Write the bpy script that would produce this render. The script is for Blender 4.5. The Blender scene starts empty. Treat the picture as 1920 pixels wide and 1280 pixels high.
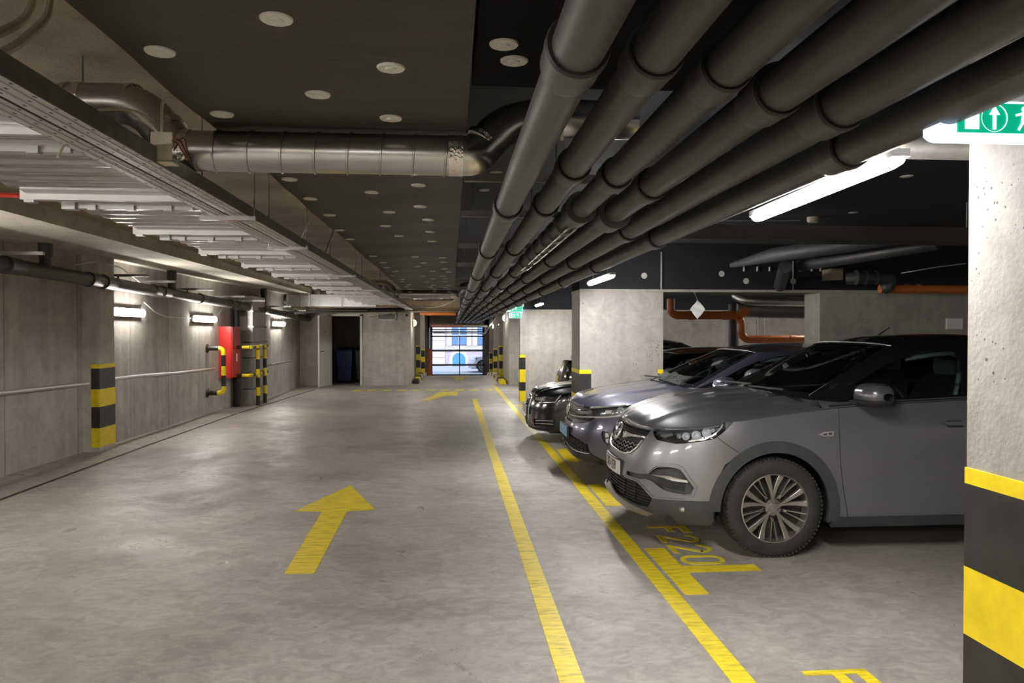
import bpy, math, random
from mathutils import Vector, Matrix
from mathutils.geometry import delaunay_2d_cdt
random.seed(7)
C = bpy.context.scene
COL = C.collection
PI = math.pi

# ------------------------------------------------------------------ camera, world, sun, exposure
YAW = math.atan(114/1400); PITCH = 0.01352; EYE = 1.6
cam_d = bpy.data.cameras.new('camera'); cam = bpy.data.objects.new('camera', cam_d); COL.objects.link(cam)
cam_d.sensor_width = 36.0; cam_d.lens = 36.0*1400/1920; cam_d.clip_start = 0.05; cam_d.clip_end = 300
cam.location = (0, 0, EYE); cam.rotation_euler = (PI/2-PITCH, 0, -YAW)
C.camera = cam
C.view_settings.view_transform = 'Standard'; C.view_settings.look = 'None'
C.view_settings.gamma = 1.0; C.view_settings.use_curve_mapping = False
C.view_settings.exposure = 2.55
W = bpy.data.worlds.new('daylight'); C.world = W; W.use_nodes = True
bg = W.node_tree.nodes['Background']; bg.inputs[0].default_value = (0.66, 0.78, 1.0, 1); bg.inputs[1].default_value = 0.40
sun_d = bpy.data.lights.new('sun', 'SUN'); sun_d.energy = 0.42; sun_d.angle = 0.02; sun_d.color = (1, .95, .88)
sun = bpy.data.objects.new('sun', sun_d); COL.objects.link(sun); sun.location = (0, 30, 30)
sun.rotation_euler = (math.radians(48), 0, math.radians(-18))
C.cycles.max_bounces = 7; C.cycles.diffuse_bounces = 4; C.cycles.glossy_bounces = 4; C.cycles.transmission_bounces = 6
C.cycles.sample_clamp_indirect = 6.0; C.cycles.caustics_reflective = False; C.cycles.caustics_refractive = False
C.cycles.use_denoising = True
TUBE = 42.0      # strength of the tube lamps
WALL = 19.0      # strength of the wall lamps

# ------------------------------------------------------------------ materials
def nmat(name):
    m = bpy.data.materials.new(name); m.use_nodes = True
    nt = m.node_tree; b = nt.nodes['Principled BSDF']
    return m, nt, b
def pbr(name, col, rough=.5, metal=0.0, coat=0.0, var=0.0, vscale=6.0, bump=0.0, bscale=40.0, spec=.5, stretch=(1,1,1)):
    m, nt, b = nmat(name)
    b.inputs['Roughness'].default_value = rough; b.inputs['Metallic'].default_value = metal
    b.inputs['Coat Weight'].default_value = coat; b.inputs['Coat Roughness'].default_value = .04
    b.inputs['Specular IOR Level'].default_value = spec
    b.inputs['Base Color'].default_value = (*col, 1)
    if var or bump:
        tc = nt.nodes.new('ShaderNodeTexCoord'); mp = nt.nodes.new('ShaderNodeMapping')
        mp.inputs['Scale'].default_value = stretch
        nt.links.new(tc.outputs['Object'], mp.inputs[0])
    if var:
        n = nt.nodes.new('ShaderNodeTexNoise'); n.inputs['Scale'].default_value = vscale; n.inputs['Detail'].default_value = 8
        n.inputs['Roughness'].default_value = .65
        nt.links.new(mp.outputs[0], n.inputs['Vector'])
        r = nt.nodes.new('ShaderNodeValToRGB')
        r.color_ramp.elements[0].position = .3; r.color_ramp.elements[1].position = .7
        r.color_ramp.elements[0].color = (*[c*(1-var) for c in col], 1)
        r.color_ramp.elements[1].color = (*[min(1, c*(1+var)) for c in col], 1)
        nt.links.new(n.outputs['Fac'], r.inputs[0]); nt.links.new(r.outputs[0], b.inputs['Base Color'])
    if bump:
        n2 = nt.nodes.new('ShaderNodeTexNoise'); n2.inputs['Scale'].default_value = bscale; n2.inputs['Detail'].default_value = 4
        nt.links.new(mp.outputs[0], n2.inputs['Vector'])
        bm = nt.nodes.new('ShaderNodeBump'); bm.inputs['Strength'].default_value = bump; bm.inputs['Distance'].default_value = .01
        nt.links.new(n2.outputs['Fac'], bm.inputs['Height']); nt.links.new(bm.outputs[0], b.inputs['Normal'])
    return m
def emit(name, col, strength, base=(.9, .9, .9)):
    m, nt, b = nmat(name)
    b.inputs['Base Color'].default_value = (*base, 1)
    b.inputs['Emission Color'].default_value = (*col, 1); b.inputs['Emission Strength'].default_value = strength
    return m
def concrete(name, col, dark=.72, pits=.0, streak=True, rough=.85, joint=0):
    """cast concrete: cloudy tone, vertical streaks, fine grain, air holes"""
    m, nt, b = nmat(name); N = nt.nodes.new; L = nt.links.new
    b.inputs['Roughness'].default_value = rough; b.inputs['Specular IOR Level'].default_value = .3
    tc = N('ShaderNodeNewGeometry')
    n1 = N('ShaderNodeTexNoise'); n1.inputs['Scale'].default_value = 1.1; n1.inputs['Detail'].default_value = 9; n1.inputs['Roughness'].default_value = .62
    L(tc.outputs['Position'], n1.inputs['Vector'])
    mp = N('ShaderNodeMapping'); mp.inputs['Scale'].default_value = (5, 5, .35)
    L(tc.outputs['Position'], mp.inputs[0])
    n2 = N('ShaderNodeTexNoise'); n2.inputs['Scale'].default_value = 1.3; n2.inputs['Detail'].default_value = 5
    L(mp.outputs[0], n2.inputs['Vector'])
    mx = N('ShaderNodeMix'); mx.data_type = 'FLOAT'; mx.inputs[0].default_value = .45 if streak else 0
    L(n1.outputs['Fac'], mx.inputs[2]); L(n2.outputs['Fac'], mx.inputs[3])
    r = N('ShaderNodeValToRGB'); r.color_ramp.elements[0].position = .32; r.color_ramp.elements[1].position = .66
    r.color_ramp.elements[0].color = (*[c*dark for c in col], 1); r.color_ramp.elements[1].color = (*[min(1, c*1.12) for c in col], 1)
    L(mx.outputs[0], r.inputs[0]); last = r.outputs[0]
    n3 = N('ShaderNodeTexNoise'); n3.inputs['Scale'].default_value = 55; n3.inputs['Detail'].default_value = 4
    L(tc.outputs['Position'], n3.inputs['Vector'])
    h = n3.outputs['Fac']
    if pits:
        v = N('ShaderNodeTexVoronoi'); v.inputs['Scale'].default_value = 38; v.inputs['Randomness'].default_value = 1
        L(tc.outputs['Position'], v.inputs['Vector'])
        n4 = N('ShaderNodeTexNoise'); n4.inputs['Scale'].default_value = 4.5; n4.inputs['Detail'].default_value = 3; L(tc.outputs['Position'], n4.inputs['Vector'])
        ad = N('ShaderNodeMapRange'); L(n4.outputs['Fac'], ad.inputs['Value']); ad.inputs['From Min'].default_value = .44; ad.inputs['From Max'].default_value = .72; ad.inputs['To Min'].default_value = 0; ad.inputs['To Max'].default_value = .55*pits
        lt = N('ShaderNodeMath'); lt.operation = 'LESS_THAN'; L(v.outputs['Distance'], lt.inputs[0]); L(ad.outputs[0], lt.inputs[1])
        m2 = N('ShaderNodeMix'); m2.data_type = 'RGBA'; L(lt.outputs[0], m2.inputs[0]); L(last, m2.inputs[6])
        m2.inputs[7].default_value = (*[c*.35 for c in col], 1); last = m2.outputs[2]
    # blotchy stains
    n5 = N('ShaderNodeTexNoise'); n5.inputs['Scale'].default_value = 4.5; n5.inputs['Detail'].default_value = 8; n5.inputs['Roughness'].default_value = .7; n5.inputs['Distortion'].default_value = .8
    L(tc.outputs['Position'], n5.inputs['Vector'])
    r5 = N('ShaderNodeValToRGB'); r5.color_ramp.elements[0].position = .34; r5.color_ramp.elements[1].position = .56
    r5.color_ramp.elements[0].color = (.72, .72, .72, 1); r5.color_ramp.elements[1].color = (1, 1, 1, 1)
    L(n5.outputs['Fac'], r5.inputs[0])
    m5 = N('ShaderNodeMix'); m5.data_type = 'RGBA'; m5.blend_type = 'MULTIPLY'; m5.inputs[0].default_value = .8; L(last, m5.inputs[6]); L(r5.outputs[0], m5.inputs[7]); last = m5.outputs[2]
    if joint:
        sp = N('ShaderNodeSeparateXYZ'); L(tc.outputs['Position'], sp.inputs[0])
        a1 = N('ShaderNodeMath'); a1.operation = 'MULTIPLY'; L(sp.outputs[1], a1.inputs[0]); a1.inputs[1].default_value = 1/joint
        a2 = N('ShaderNodeMath'); a2.operation = 'FRACT'; L(a1.outputs[0], a2.inputs[0])
        a3 = N('ShaderNodeMath'); a3.operation = 'LESS_THAN'; L(a2.outputs[0], a3.inputs[0]); a3.inputs[1].default_value = .014
        m6 = N('ShaderNodeMix'); m6.data_type = 'RGBA'; m6.blend_type = 'MULTIPLY'; L(a3.outputs[0], m6.inputs[0]); L(last, m6.inputs[6]); m6.inputs[7].default_value = (.6, .6, .6, 1); last = m6.outputs[2]
    L(last, b.inputs['Base Color'])
    bm = N('ShaderNodeBump'); bm.inputs['Strength'].default_value = .5; bm.inputs['Distance'].default_value = .004
    L(h, bm.inputs['Height']); L(bm.outputs[0], b.inputs['Normal'])
    return m
def floor_mat():
    m, nt, b = nmat('polished_concrete_floor'); N = nt.nodes.new; L = nt.links.new
    g = N('ShaderNodeNewGeometry')
    n1 = N('ShaderNodeTexNoise'); n1.inputs['Scale'].default_value = .55; n1.inputs['Detail'].default_value = 12; n1.inputs['Roughness'].default_value = .66; n1.inputs['Distortion'].default_value = .6
    L(g.outputs['Position'], n1.inputs['Vector'])
    r = N('ShaderNodeValToRGB'); e = r.color_ramp.elements
    e[0].position = .30; e[0].color = (.25, .228, .20, 1); e[1].position = .70; e[1].color = (.50, .465, .42, 1)
    x = e.new(.5); x.color = (.38, .35, .31, 1)
    L(n1.outputs['Fac'], r.inputs[0])
    # fine scuffs
    mp = N('ShaderNodeMapping'); mp.inputs['Scale'].default_value = (2.2, 3.4, 1); mp.inputs['Rotation'].default_value = (0, 0, .6)
    L(g.outputs['Position'], mp.inputs[0])
    n2 = N('ShaderNodeTexNoise'); n2.inputs['Scale'].default_value = 3.2; n2.inputs['Detail'].default_value = 12; n2.inputs['Roughness'].default_value = .75; n2.inputs['Distortion'].default_value = 1.2
    L(mp.outputs[0], n2.inputs['Vector'])
    r2 = N('ShaderNodeValToRGB'); r2.color_ramp.elements[0].position = .42; r2.color_ramp.elements[1].position = .62
    r2.color_ramp.elements[0].color = (.80, .785, .77, 1); r2.color_ramp.elements[1].color = (1.12, 1.12, 1.12, 1)
    L(n2.outputs['Fac'], r2.inputs[0])
    mu = N('ShaderNodeMix'); mu.data_type = 'RGBA'; mu.blend_type = 'MULTIPLY'; mu.inputs[0].default_value = 1
    L(r.outputs[0], mu.inputs[6]); L(r2.outputs[0], mu.inputs[7])
    # dark oil spots
    v = N('ShaderNodeTexNoise'); v.inputs['Scale'].default_value = 5; v.inputs['Detail'].default_value = 6
    L(g.outputs['Position'], v.inputs['Vector'])
    r3 = N('ShaderNodeValToRGB'); r3.color_ramp.elements[0].position = .70; r3.color_ramp.elements[1].position = .82
    r3.color_ramp.elements[0].color = (0, 0, 0, 1); r3.color_ramp.elements[1].color = (.35, .35, .35, 1)
    L(v.outputs['Fac'], r3.inputs[0])
    m3 = N('ShaderNodeMix'); m3.data_type = 'RGBA'; L(r3.outputs[0], m3.inputs[0]); L(mu.outputs[2], m3.inputs[6]); m3.inputs[7].default_value = (.09, .08, .072, 1)
    L(m3.outputs[2], b.inputs['Base Color'])
    # worn gloss
    n4 = N('ShaderNodeTexNoise'); n4.inputs['Scale'].default_value = 1.6; n4.inputs['Detail'].default_value = 12; n4.inputs['Roughness'].default_value = .72; n4.inputs['Distortion'].default_value = 1.0
    L(g.outputs['Position'], n4.inputs['Vector'])
    mr = N('ShaderNodeMapRange'); mr.inputs['From Min'].default_value = .35; mr.inputs['From Max'].default_value = .65
    mr.inputs['To Min'].default_value = .27; mr.inputs['To Max'].default_value = .62
    L(n4.outputs['Fac'], mr.inputs['Value']); L(mr.outputs[0], b.inputs['Roughness'])
    bm = N('ShaderNodeBump'); bm.inputs['Strength'].default_value = .6; bm.inputs['Distance'].default_value = .006
    L(n2.outputs['Fac'], bm.inputs['Height']); L(bm.outputs[0], b.inputs['Normal'])
    b.inputs['Specular IOR Level'].default_value = .55
    return m
def worn_paint(name, col):
    """floor paint, scuffed so that the concrete shows through"""
    m, nt, b = nmat(name); N = nt.nodes.new; L = nt.links.new
    g = N('ShaderNodeNewGeometry'); mp = N('ShaderNodeMapping'); mp.inputs['Scale'].default_value = (3, 14, 1); L(g.outputs['Position'], mp.inputs[0])
    n = N('ShaderNodeTexNoise'); n.inputs['Scale'].default_value = 2.2; n.inputs['Detail'].default_value = 10; n.inputs['Roughness'].default_value = .7
    L(mp.outputs[0], n.inputs['Vector'])
    r = N('ShaderNodeValToRGB'); e = r.color_ramp.elements
    e[0].position = .33; e[0].color = (*[c*.42 for c in col], 1); e[1].position = .62; e[1].color = (*col, 1)
    x = e.new(.47); x.color = (*[c*.8 for c in col], 1)
    L(n.outputs['Fac'], r.inputs[0]); L(r.outputs[0], b.inputs['Base Color']); b.inputs['Roughness'].default_value = .42
    return m
def perforated(name):
    """galvanised cable tray sheet with punched slots"""
    m, nt, b = nmat(name); N = nt.nodes.new; L = nt.links.new
    b.inputs['Metallic'].default_value = .85; b.inputs['Roughness'].default_value = .42
    g = N('ShaderNodeNewGeometry'); sp = N('ShaderNodeSeparateXYZ'); L(g.outputs['Position'], sp.inputs[0])
    def mth(op, a, c):
        n = N('ShaderNodeMath'); n.operation = op
        for i, q in enumerate((a, c)):
            if isinstance(q, (int, float)): n.inputs[i].default_value = q
            else: L(q, n.inputs[i])
        return n.outputs[0]
    # rows of slots that shift from one row to the next
    row = mth('FLOOR', mth('MULTIPLY', sp.outputs[0], 1/.034), 0)
    yy = mth('ADD', mth('MULTIPLY', sp.outputs[1], 1/.105), mth('MULTIPLY', row, .37))
    fy = mth('ABSOLUTE', mth('SUBTRACT', mth('FRACT', yy, 0), .5), 0)
    fx = mth('ABSOLUTE', mth('SUBTRACT', mth('FRACT', mth('MULTIPLY', sp.outputs[0], 1/.034), 0), .5), 0)
    mask = mth('MULTIPLY', mth('LESS_THAN', fy, .075), mth('LESS_THAN', fx, .12))
    mx = N('ShaderNodeMix'); mx.data_type = 'RGBA'; L(mask, mx.inputs[0])
    mx.inputs[6].default_value = (.62, .60, .58, 1); mx.inputs[7].default_value = (.015, .015, .015, 1)
    L(mx.outputs[2], b.inputs['Base Color'])
    L(mth('MULTIPLY', mth('SUBTRACT', 1, mask), .85), b.inputs['Metallic'])
    return m

M = dict(
    floor=floor_mat(), wall=concrete('cast_concrete', (.56, .525, .47), .66, .0, joint=1.45), pier=concrete('pier_concrete', (.40, .38, .345), .76, .5),
    slab=concrete('slab_soffit_shaded', (.40, .31, .195), .55, streak=False), slab_lit=concrete('slab_soffit_lit', (.58, .54, .46), .75, streak=False),  # one concrete, shade painted into the brown copy, lamp light into the pale
    foil=pbr('black_insulation_foil', (.034, .030, .026), .55, var=.25, vscale=3, bump=.5, bscale=9, stretch=(1, 3, 1)),
    blackceil=pbr('black_painted_ceiling', (.013, .013, .018), .6, var=.3, vscale=4, bump=.3, bscale=12),
    beamblack=pbr('black_board', (.011, .011, .016), .7, var=.2, vscale=5),
    disc=pbr('fixing_disc_plastic', (.62, .61, .56), .5, var=.12, vscale=60),
    pvc=pbr('dark_grey_drain_pipe', (.052, .051, .051), .46, var=.25, vscale=6, bump=.08, bscale=70),
    rubber=pbr('black_rubber', (.008, .008, .008), .6),
    blackpl=pbr('black_plastic', (.018, .018, .020), .5, bump=.2, bscale=200),
    clad=pbr('charcoal_cladding', (.048, .050, .053), .55, var=.25, vscale=9, bump=.15, bscale=150),
    galv=pbr('galvanised_steel', (.56, .57, .58), .21, .92, var=.12, vscale=16),
    galvd=pbr('galvanised_steel_dull', (.50, .49, .47), .40, .85, var=.2, vscale=9),
    spiral=pbr('spiral_duct_steel', (.50, .49, .46), .24, .95, var=.12, vscale=12, stretch=(.4, 1, 1)),
    tape=pbr('aluminium_tape', (.75, .72, .66), .22, 1.0, bump=1.0, bscale=60),
    tray=perforated('perforated_tray'), trayside=pbr('tray_side_steel', (.20, .20, .19), .45, .7, var=.2, vscale=20),
    rail=pbr('zinc_rail', (.58, .58, .57), .35, .8),
    yellow=pbr('yellow_paint', (.88, .68, .012), .42, var=.12, vscale=9), black=pbr('black_paint', (.022, .022, .022), .45, var=.5, vscale=8),
    lane=worn_paint('yellow_floor_paint', (.90, .70, .03)),
    red=pbr('red_enamel', (.62, .03, .025), .32), orange=pbr('orange_drain_pipe', (.50, .145, .03), .38, var=.12, vscale=10),
    whitep=pbr('white_plastic', (.78, .78, .76), .4), cream=pbr('cream_cable', (.50, .44, .33), .5), paper=pbr('paper', (.80, .80, .78), .7, var=.06, vscale=30),
    doorw=pbr('door_paint', (.66, .65, .61), .45), dark=pbr('dark_void', (.012, .012, .014), .7),
    tube=emit('tube_light', (1.0, .975, .95), TUBE), wlamp=emit('wall_lamp_light', (1.0, .95, .87), WALL), blamp=emit('bulkhead_light', (1.0, .95, .85), 34.0),
    signw=emit('sign_white', (.48, .66, 1.0), .36), signg=emit('sign_green', (.0, .42, .23), .16, (.0, .22, .12)), signline=emit('sign_white_mark', (.85, 1.0, .95), .30),
    chrome=pbr('chrome', (.90, .90, .91), .12, .75), silver=pbr('satin_silver', (.42, .40, .37), .35, .8),
    tyre=pbr('tyre_rubber', (.030, .028, .026), .75, var=.3, vscale=20, bump=.3, bscale=120),
    rim=pbr('machined_alloy', (.52, .49, .45), .28, .9), rimdark=pbr('dark_alloy', (.05, .047, .045), .4, .5),
    lens=pbr('lamp_reflector', (.80, .82, .84), .22, .35), lamphouse=pbr('lamp_housing_dark', (.10, .10, .11), .25, .4),
    plate=pbr('plate_white', (.72, .70, .66), .4), plateb=pbr('plate_blue', (.22, .42, .70), .4), ink=pbr('plate_ink', (.02, .02, .02), .5),
    seat=pbr('grey_seat_cloth', (.035, .038, .04), .8), trimpale=pbr('pale_cabin_trim', (.62, .76, .74), .6),
    lampin=pbr('bright_lamp_inner', (.26, .27, .29), .25, .25),
    blackmatt=pbr('matt_black_board', (.012, .012, .014), .9, spec=.1),
    brown=pbr('brown_insulation_edge', (.20, .17, .12), .8),
    binb=pbr('blue_bin_plastic', (.01, .03, .16), .5), binn=pbr('black_bin_plastic', (.012, .02, .014), .5),
    redlens=pbr('red_lens', (.35, .01, .01), .12, .2, coat=1),
)
def car_paint(name, col, metal=.55, rough=.34):
    m = pbr(name, col, rough, metal, coat=1.0, var=.05, vscale=3)
    return m
M['opel'] = car_paint('metallic_grey_paint', (.235, .235, .265), .60, .33)
M['vwp'] = car_paint('dark_blue_grey_paint', (.090, .090, .130), .6, .32)
M['blk'] = car_paint('black_car_paint', (.006, .006, .009), .1, .2)
M['brn'] = car_paint('dark_brown_car_paint', (.022, .016, .015), .2, .22)
def glass_mat():
    m = bpy.data.materials.new('tinted_glass'); m.use_nodes = True; nt = m.node_tree
    for n in list(nt.nodes): nt.nodes.remove(n)
    o = nt.nodes.new('ShaderNodeOutputMaterial'); t = nt.nodes.new('ShaderNodeBsdfTransparent'); g = nt.nodes.new('ShaderNodeBsdfGlossy')
    t.inputs[0].default_value = (.74, .82, .80, 1); g.inputs['Roughness'].default_value = .02; g.inputs[0].default_value = (.95, 1, 1, 1)
    f = nt.nodes.new('ShaderNodeFresnel'); f.inputs[0].default_value = 1.55
    mx = nt.nodes.new('ShaderNodeMixShader'); nt.links.new(f.outputs[0], mx.inputs[0]); nt.links.new(t.outputs[0], mx.inputs[1]); nt.links.new(g.outputs[0], mx.inputs[2])
    nt.links.new(mx.outputs[0], o.inputs[0]); return m
M['glass'] = glass_mat()
def clear_mat():
    m = M['glass'].copy(); m.name = 'clear_lens'
    for n in m.node_tree.nodes:
        if n.type == 'BSDF_TRANSPARENT': n.inputs[0].default_value = (.93, .94, .95, 1)
    return m
M['clear'] = clear_mat()

# ------------------------------------------------------------------ mesh tools
ORG = {}
class MB:
    """collects shapes and links them as one mesh object"""
    def __init__(s): s.v = []; s.f = []; s.m = []
    def add(s, vs, fs, mi=0):
        o = len(s.v); s.v += [tuple(p) for p in vs]
        for f in fs: s.f.append(tuple(i+o for i in f)); s.m.append(mi)
        return s
    def box(s, x0, x1, y0, y1, z0, z1, mi=0):
        vs = [(x, y, z) for z in (z0, z1) for y in (y0, y1) for x in (x0, x1)]
        return s.add(vs, [(0,2,3,1),(4,5,7,6),(0,1,5,4),(2,6,7,3),(0,4,6,2),(1,3,7,5)], mi)
    def obox(s, c, ax, ay, az, mi=0):
        """box at centre c spanned by half-vectors"""
        c, ax, ay, az = map(Vector, (c, ax, ay, az))
        vs = [c+ax*i+ay*j+az*k for k in (-1,1) for j in (-1,1) for i in (-1,1)]
        return s.add(vs, [(0,2,3,1),(4,5,7,6),(0,1,5,4),(2,6,7,3),(0,4,6,2),(1,3,7,5)], mi)
    def bar(s, a, b, w, h, up=(0,0,1), mi=0):
        a, b = Vector(a), Vector(b); d = (b-a); l = d.length; d.normalize(); u = Vector(up)
        sd = d.cross(u)
        if sd.length < 1e-4: sd = d.cross(Vector((1,0,0)))
        sd.normalize(); u = sd.cross(d)
        return s.obox((a+b)/2, d*l/2, sd*w/2, u*h/2, mi)
    def tube(s, pts, r, n=14, cap=True, mi=0):
        pts = [Vector(p) for p in pts]; rs = r if isinstance(r, (list, tuple)) else [r]*len(pts)
        vs = []; up = None
        for i, p in enumerate(pts):
            d = (pts[min(i+1, len(pts)-1)]-pts[max(i-1, 0)])
            if d.length < 1e-9: d = Vector((0, 0, 1))
            d.normalize()
            if up is None:
                up = Vector((0,0,1)) if abs(d.z) < .9 else Vector((1,0,0))
            up = (up-d*up.dot(d)); 
            if up.length < 1e-6: up = d.orthogonal()
            up.normalize(); sd = d.cross(up)
            for k in range(n):
                a = 2*PI*k/n; vs.append(p+(up*math.cos(a)+sd*math.sin(a))*rs[i])
        fs = [(i*n+k, i*n+(k+1)%n, (i+1)*n+(k+1)%n, (i+1)*n+k) for i in range(len(pts)-1) for k in range(n)]
        if cap: fs += [tuple(reversed(range(n))), tuple(range((len(pts)-1)*n, len(pts)*n))]
        return s.add(vs, fs, mi)
    def lathe(s, prof, c, ax=(0,0,1), n=32, mi=0, closed=False):
        """prof [(r, h)] spun about the axis through c"""
        c = Vector(c); ax = Vector(ax).normalized(); u = ax.orthogonal().normalized(); w = ax.cross(u)
        vs = [c+ax*h+(u*math.cos(2*PI*k/n)+w*math.sin(2*PI*k/n))*r for r, h in prof for k in range(n)]
        m = len(prof)
        fs = [(i*n+k, i*n+(k+1)%n, ((i+1)%m)*n+(k+1)%n, ((i+1)%m)*n+k) for i in range(m if closed else m-1) for k in range(n)]
        return s.add(vs, fs, mi)
    def prism(s, poly, f0, f1, mi=0):
        """closed outline poly mapped by f0 and f1 to two faces"""
        n = len(poly); vs = [f0(*p) for p in poly]+[f1(*p) for p in poly]
        return s.add(vs, [tuple(range(n)), tuple(reversed(range(n, 2*n)))]+[(i, i+n, (i+1)%n+n, (i+1)%n) for i in range(n)], mi)
    def grid(s, fn, nu, nv, mi=0, flip=False):
        vs = [fn(i/nu, j/nv) for i in range(nu+1) for j in range(nv+1)]
        fs = []
        for i in range(nu):
            for j in range(nv):
                q = (i*(nv+1)+j, (i+1)*(nv+1)+j, (i+1)*(nv+1)+j+1, i*(nv+1)+j+1)
                fs.append(tuple(reversed(q)) if flip else q)
        return s.add(vs, fs, mi)
    def mirror_y(s):
        o = len(s.v); s.v += [(x, -y, z) for x, y, z in s.v]
        s.f += [tuple(i+o for i in reversed(f)) for f in list(s.f)]; s.m += list(s.m); return s
    def build(s, name, mat, parent=None, local=False, smooth=40, origin=None, merge=False):
        vs = s.v
        if parent is not None and not local: o = Vector(ORG[parent.name])
        elif parent is None:
            if origin is None:
                xs = [p[0] for p in vs]; ys = [p[1] for p in vs]; zs = [p[2] for p in vs]
                origin = ((min(xs)+max(xs))/2, (min(ys)+max(ys))/2, min(zs))
            o = Vector(origin)
        else: o = Vector((0, 0, 0))
        me = bpy.data.meshes.new(name)
        me.from_pydata([(p[0]-o.x, p[1]-o.y, p[2]-o.z) for p in vs], [], s.f)
        mats = mat if isinstance(mat, (list, tuple)) else [mat]
        for q in mats: me.materials.append(M[q] if isinstance(q, str) else q)
        me.polygons.foreach_set('material_index', s.m)
        if merge:
            import bmesh
            bm = bmesh.new(); bm.from_mesh(me); bmesh.ops.remove_doubles(bm, verts=bm.verts, dist=1e-4)
            bmesh.ops.recalc_face_normals(bm, faces=bm.faces); bm.to_mesh(me); bm.free()
        me.validate(); me.update()
        ob = bpy.data.objects.new(name, me); COL.objects.link(ob)
        if smooth:
            me.shade_smooth(); me.set_sharp_from_angle(angle=math.radians(smooth))
        if parent is not None: ob.parent = parent; ORG[ob.name] = tuple(ORG.get(parent.name, (0,0,0)))
        else: ob.location = o; ORG[ob.name] = tuple(o)
        return ob
def tag(o, label, cat, group=None, kind=None):
    o['label'] = label; o['category'] = cat
    if group: o['group'] = group
    if kind: o['kind'] = kind
    return o
def thing(name, label, cat, loc=(0,0,0), group=None, rz=0):
    o = bpy.data.objects.new(name, None); COL.objects.link(o); o.location = loc; o.rotation_euler = (0, 0, rz)
    o.empty_display_size = .1; ORG[o.name] = tuple(loc); return tag(o, label, cat, group)
def struct(o): o['kind'] = 'structure'; return o
def arc(c, r, a0, a1, u, w, n=8):
    c, u, w = Vector(c), Vector(u), Vector(w)
    return [c+u*(r*math.cos(a0+(a1-a0)*i/n))+w*(r*math.sin(a0+(a1-a0)*i/n)) for i in range(n+1)]
def bend(pts, r=.1, n=6):
    """polyline with rounded corners"""
    P = [Vector(p) for p in pts]; out = [P[0]]
    for i in range(1, len(P)-1):
        a = (P[i-1]-P[i]); b = (P[i+1]-P[i]); k = min(r, a.length*.49, b.length*.49); a.normalize(); b.normalize()
        s0, s1 = P[i]+a*k, P[i]+b*k
        for j in range(n+1):
            t = j/n; out.append(s0*(1-t)**2+P[i]*2*t*(1-t)+s1*t*t)
    out.append(P[-1]); return out
def sag(a, b, d, n=14):
    a, b = Vector(a), Vector(b)
    return [a.lerp(b, i/n)-Vector((0, 0, d*4*(i/n)*(1-i/n))) for i in range(n+1)]
def text_mesh(txt, size, mapf, mb, mi=0, sx=1.0, depth=None, bold=0.0, align='CENTER'):
    """letters laid out flat, then mapped into the scene by mapf(x, y)"""
    cu = bpy.data.curves.new('lettering', 'FONT'); cu.body = txt; cu.size = size; cu.align_x = align; cu.align_y = 'CENTER'; cu.offset = bold; cu.resolution_u = 4
    ob = bpy.data.objects.new('lettering', cu); me = ob.to_mesh()
    vs = [mapf(v.co.x*sx, v.co.y) for v in me.vertices]; fs = [tuple(p.vertices) for p in me.polygons]
    mb.add(vs, fs, mi); ob.to_mesh_clear(); bpy.data.objects.remove(ob); bpy.data.curves.remove(cu)

# ------------------------------------------------------------------ smooth surfaces of a car body
def lerp(a,b,t): return a+(b-a)*t
def interp(tab,x):
    # monotone-ish cubic hermite through (x,v) table
    n=len(tab)
    if x<=tab[0][0]: return tab[0][1]
    if x>=tab[-1][0]: return tab[-1][1]
    for i in range(n-1):
        if x<=tab[i+1][0]: break
    x0,v0=tab[i]; x1,v1=tab[i+1]; h=x1-x0
    d=(v1-v0)/h
    dl=(v0-tab[i-1][1])/(x0-tab[i-1][0]) if i>0 else d
    dr=(tab[i+2][1]-v1)/(tab[i+2][0]-x1) if i<n-2 else d
    m0=0 if dl*d<=0 else 2*dl*d/(dl+d)
    m1=0 if dr*d<=0 else 2*dr*d/(dr+d)
    if i==0: m0=d
    if i==n-2: m1=d
    t=(x-x0)/h; t2=t*t; t3=t2*t
    return (2*t3-3*t2+1)*v0+(t3-2*t2+t)*h*m0+(-2*t3+3*t2)*v1+(t3-t2)*h*m1
def smooth(a,b,x):
    t=max(0,min(1,(x-a)/(b-a))); return t*t*(3-2*t)
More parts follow.
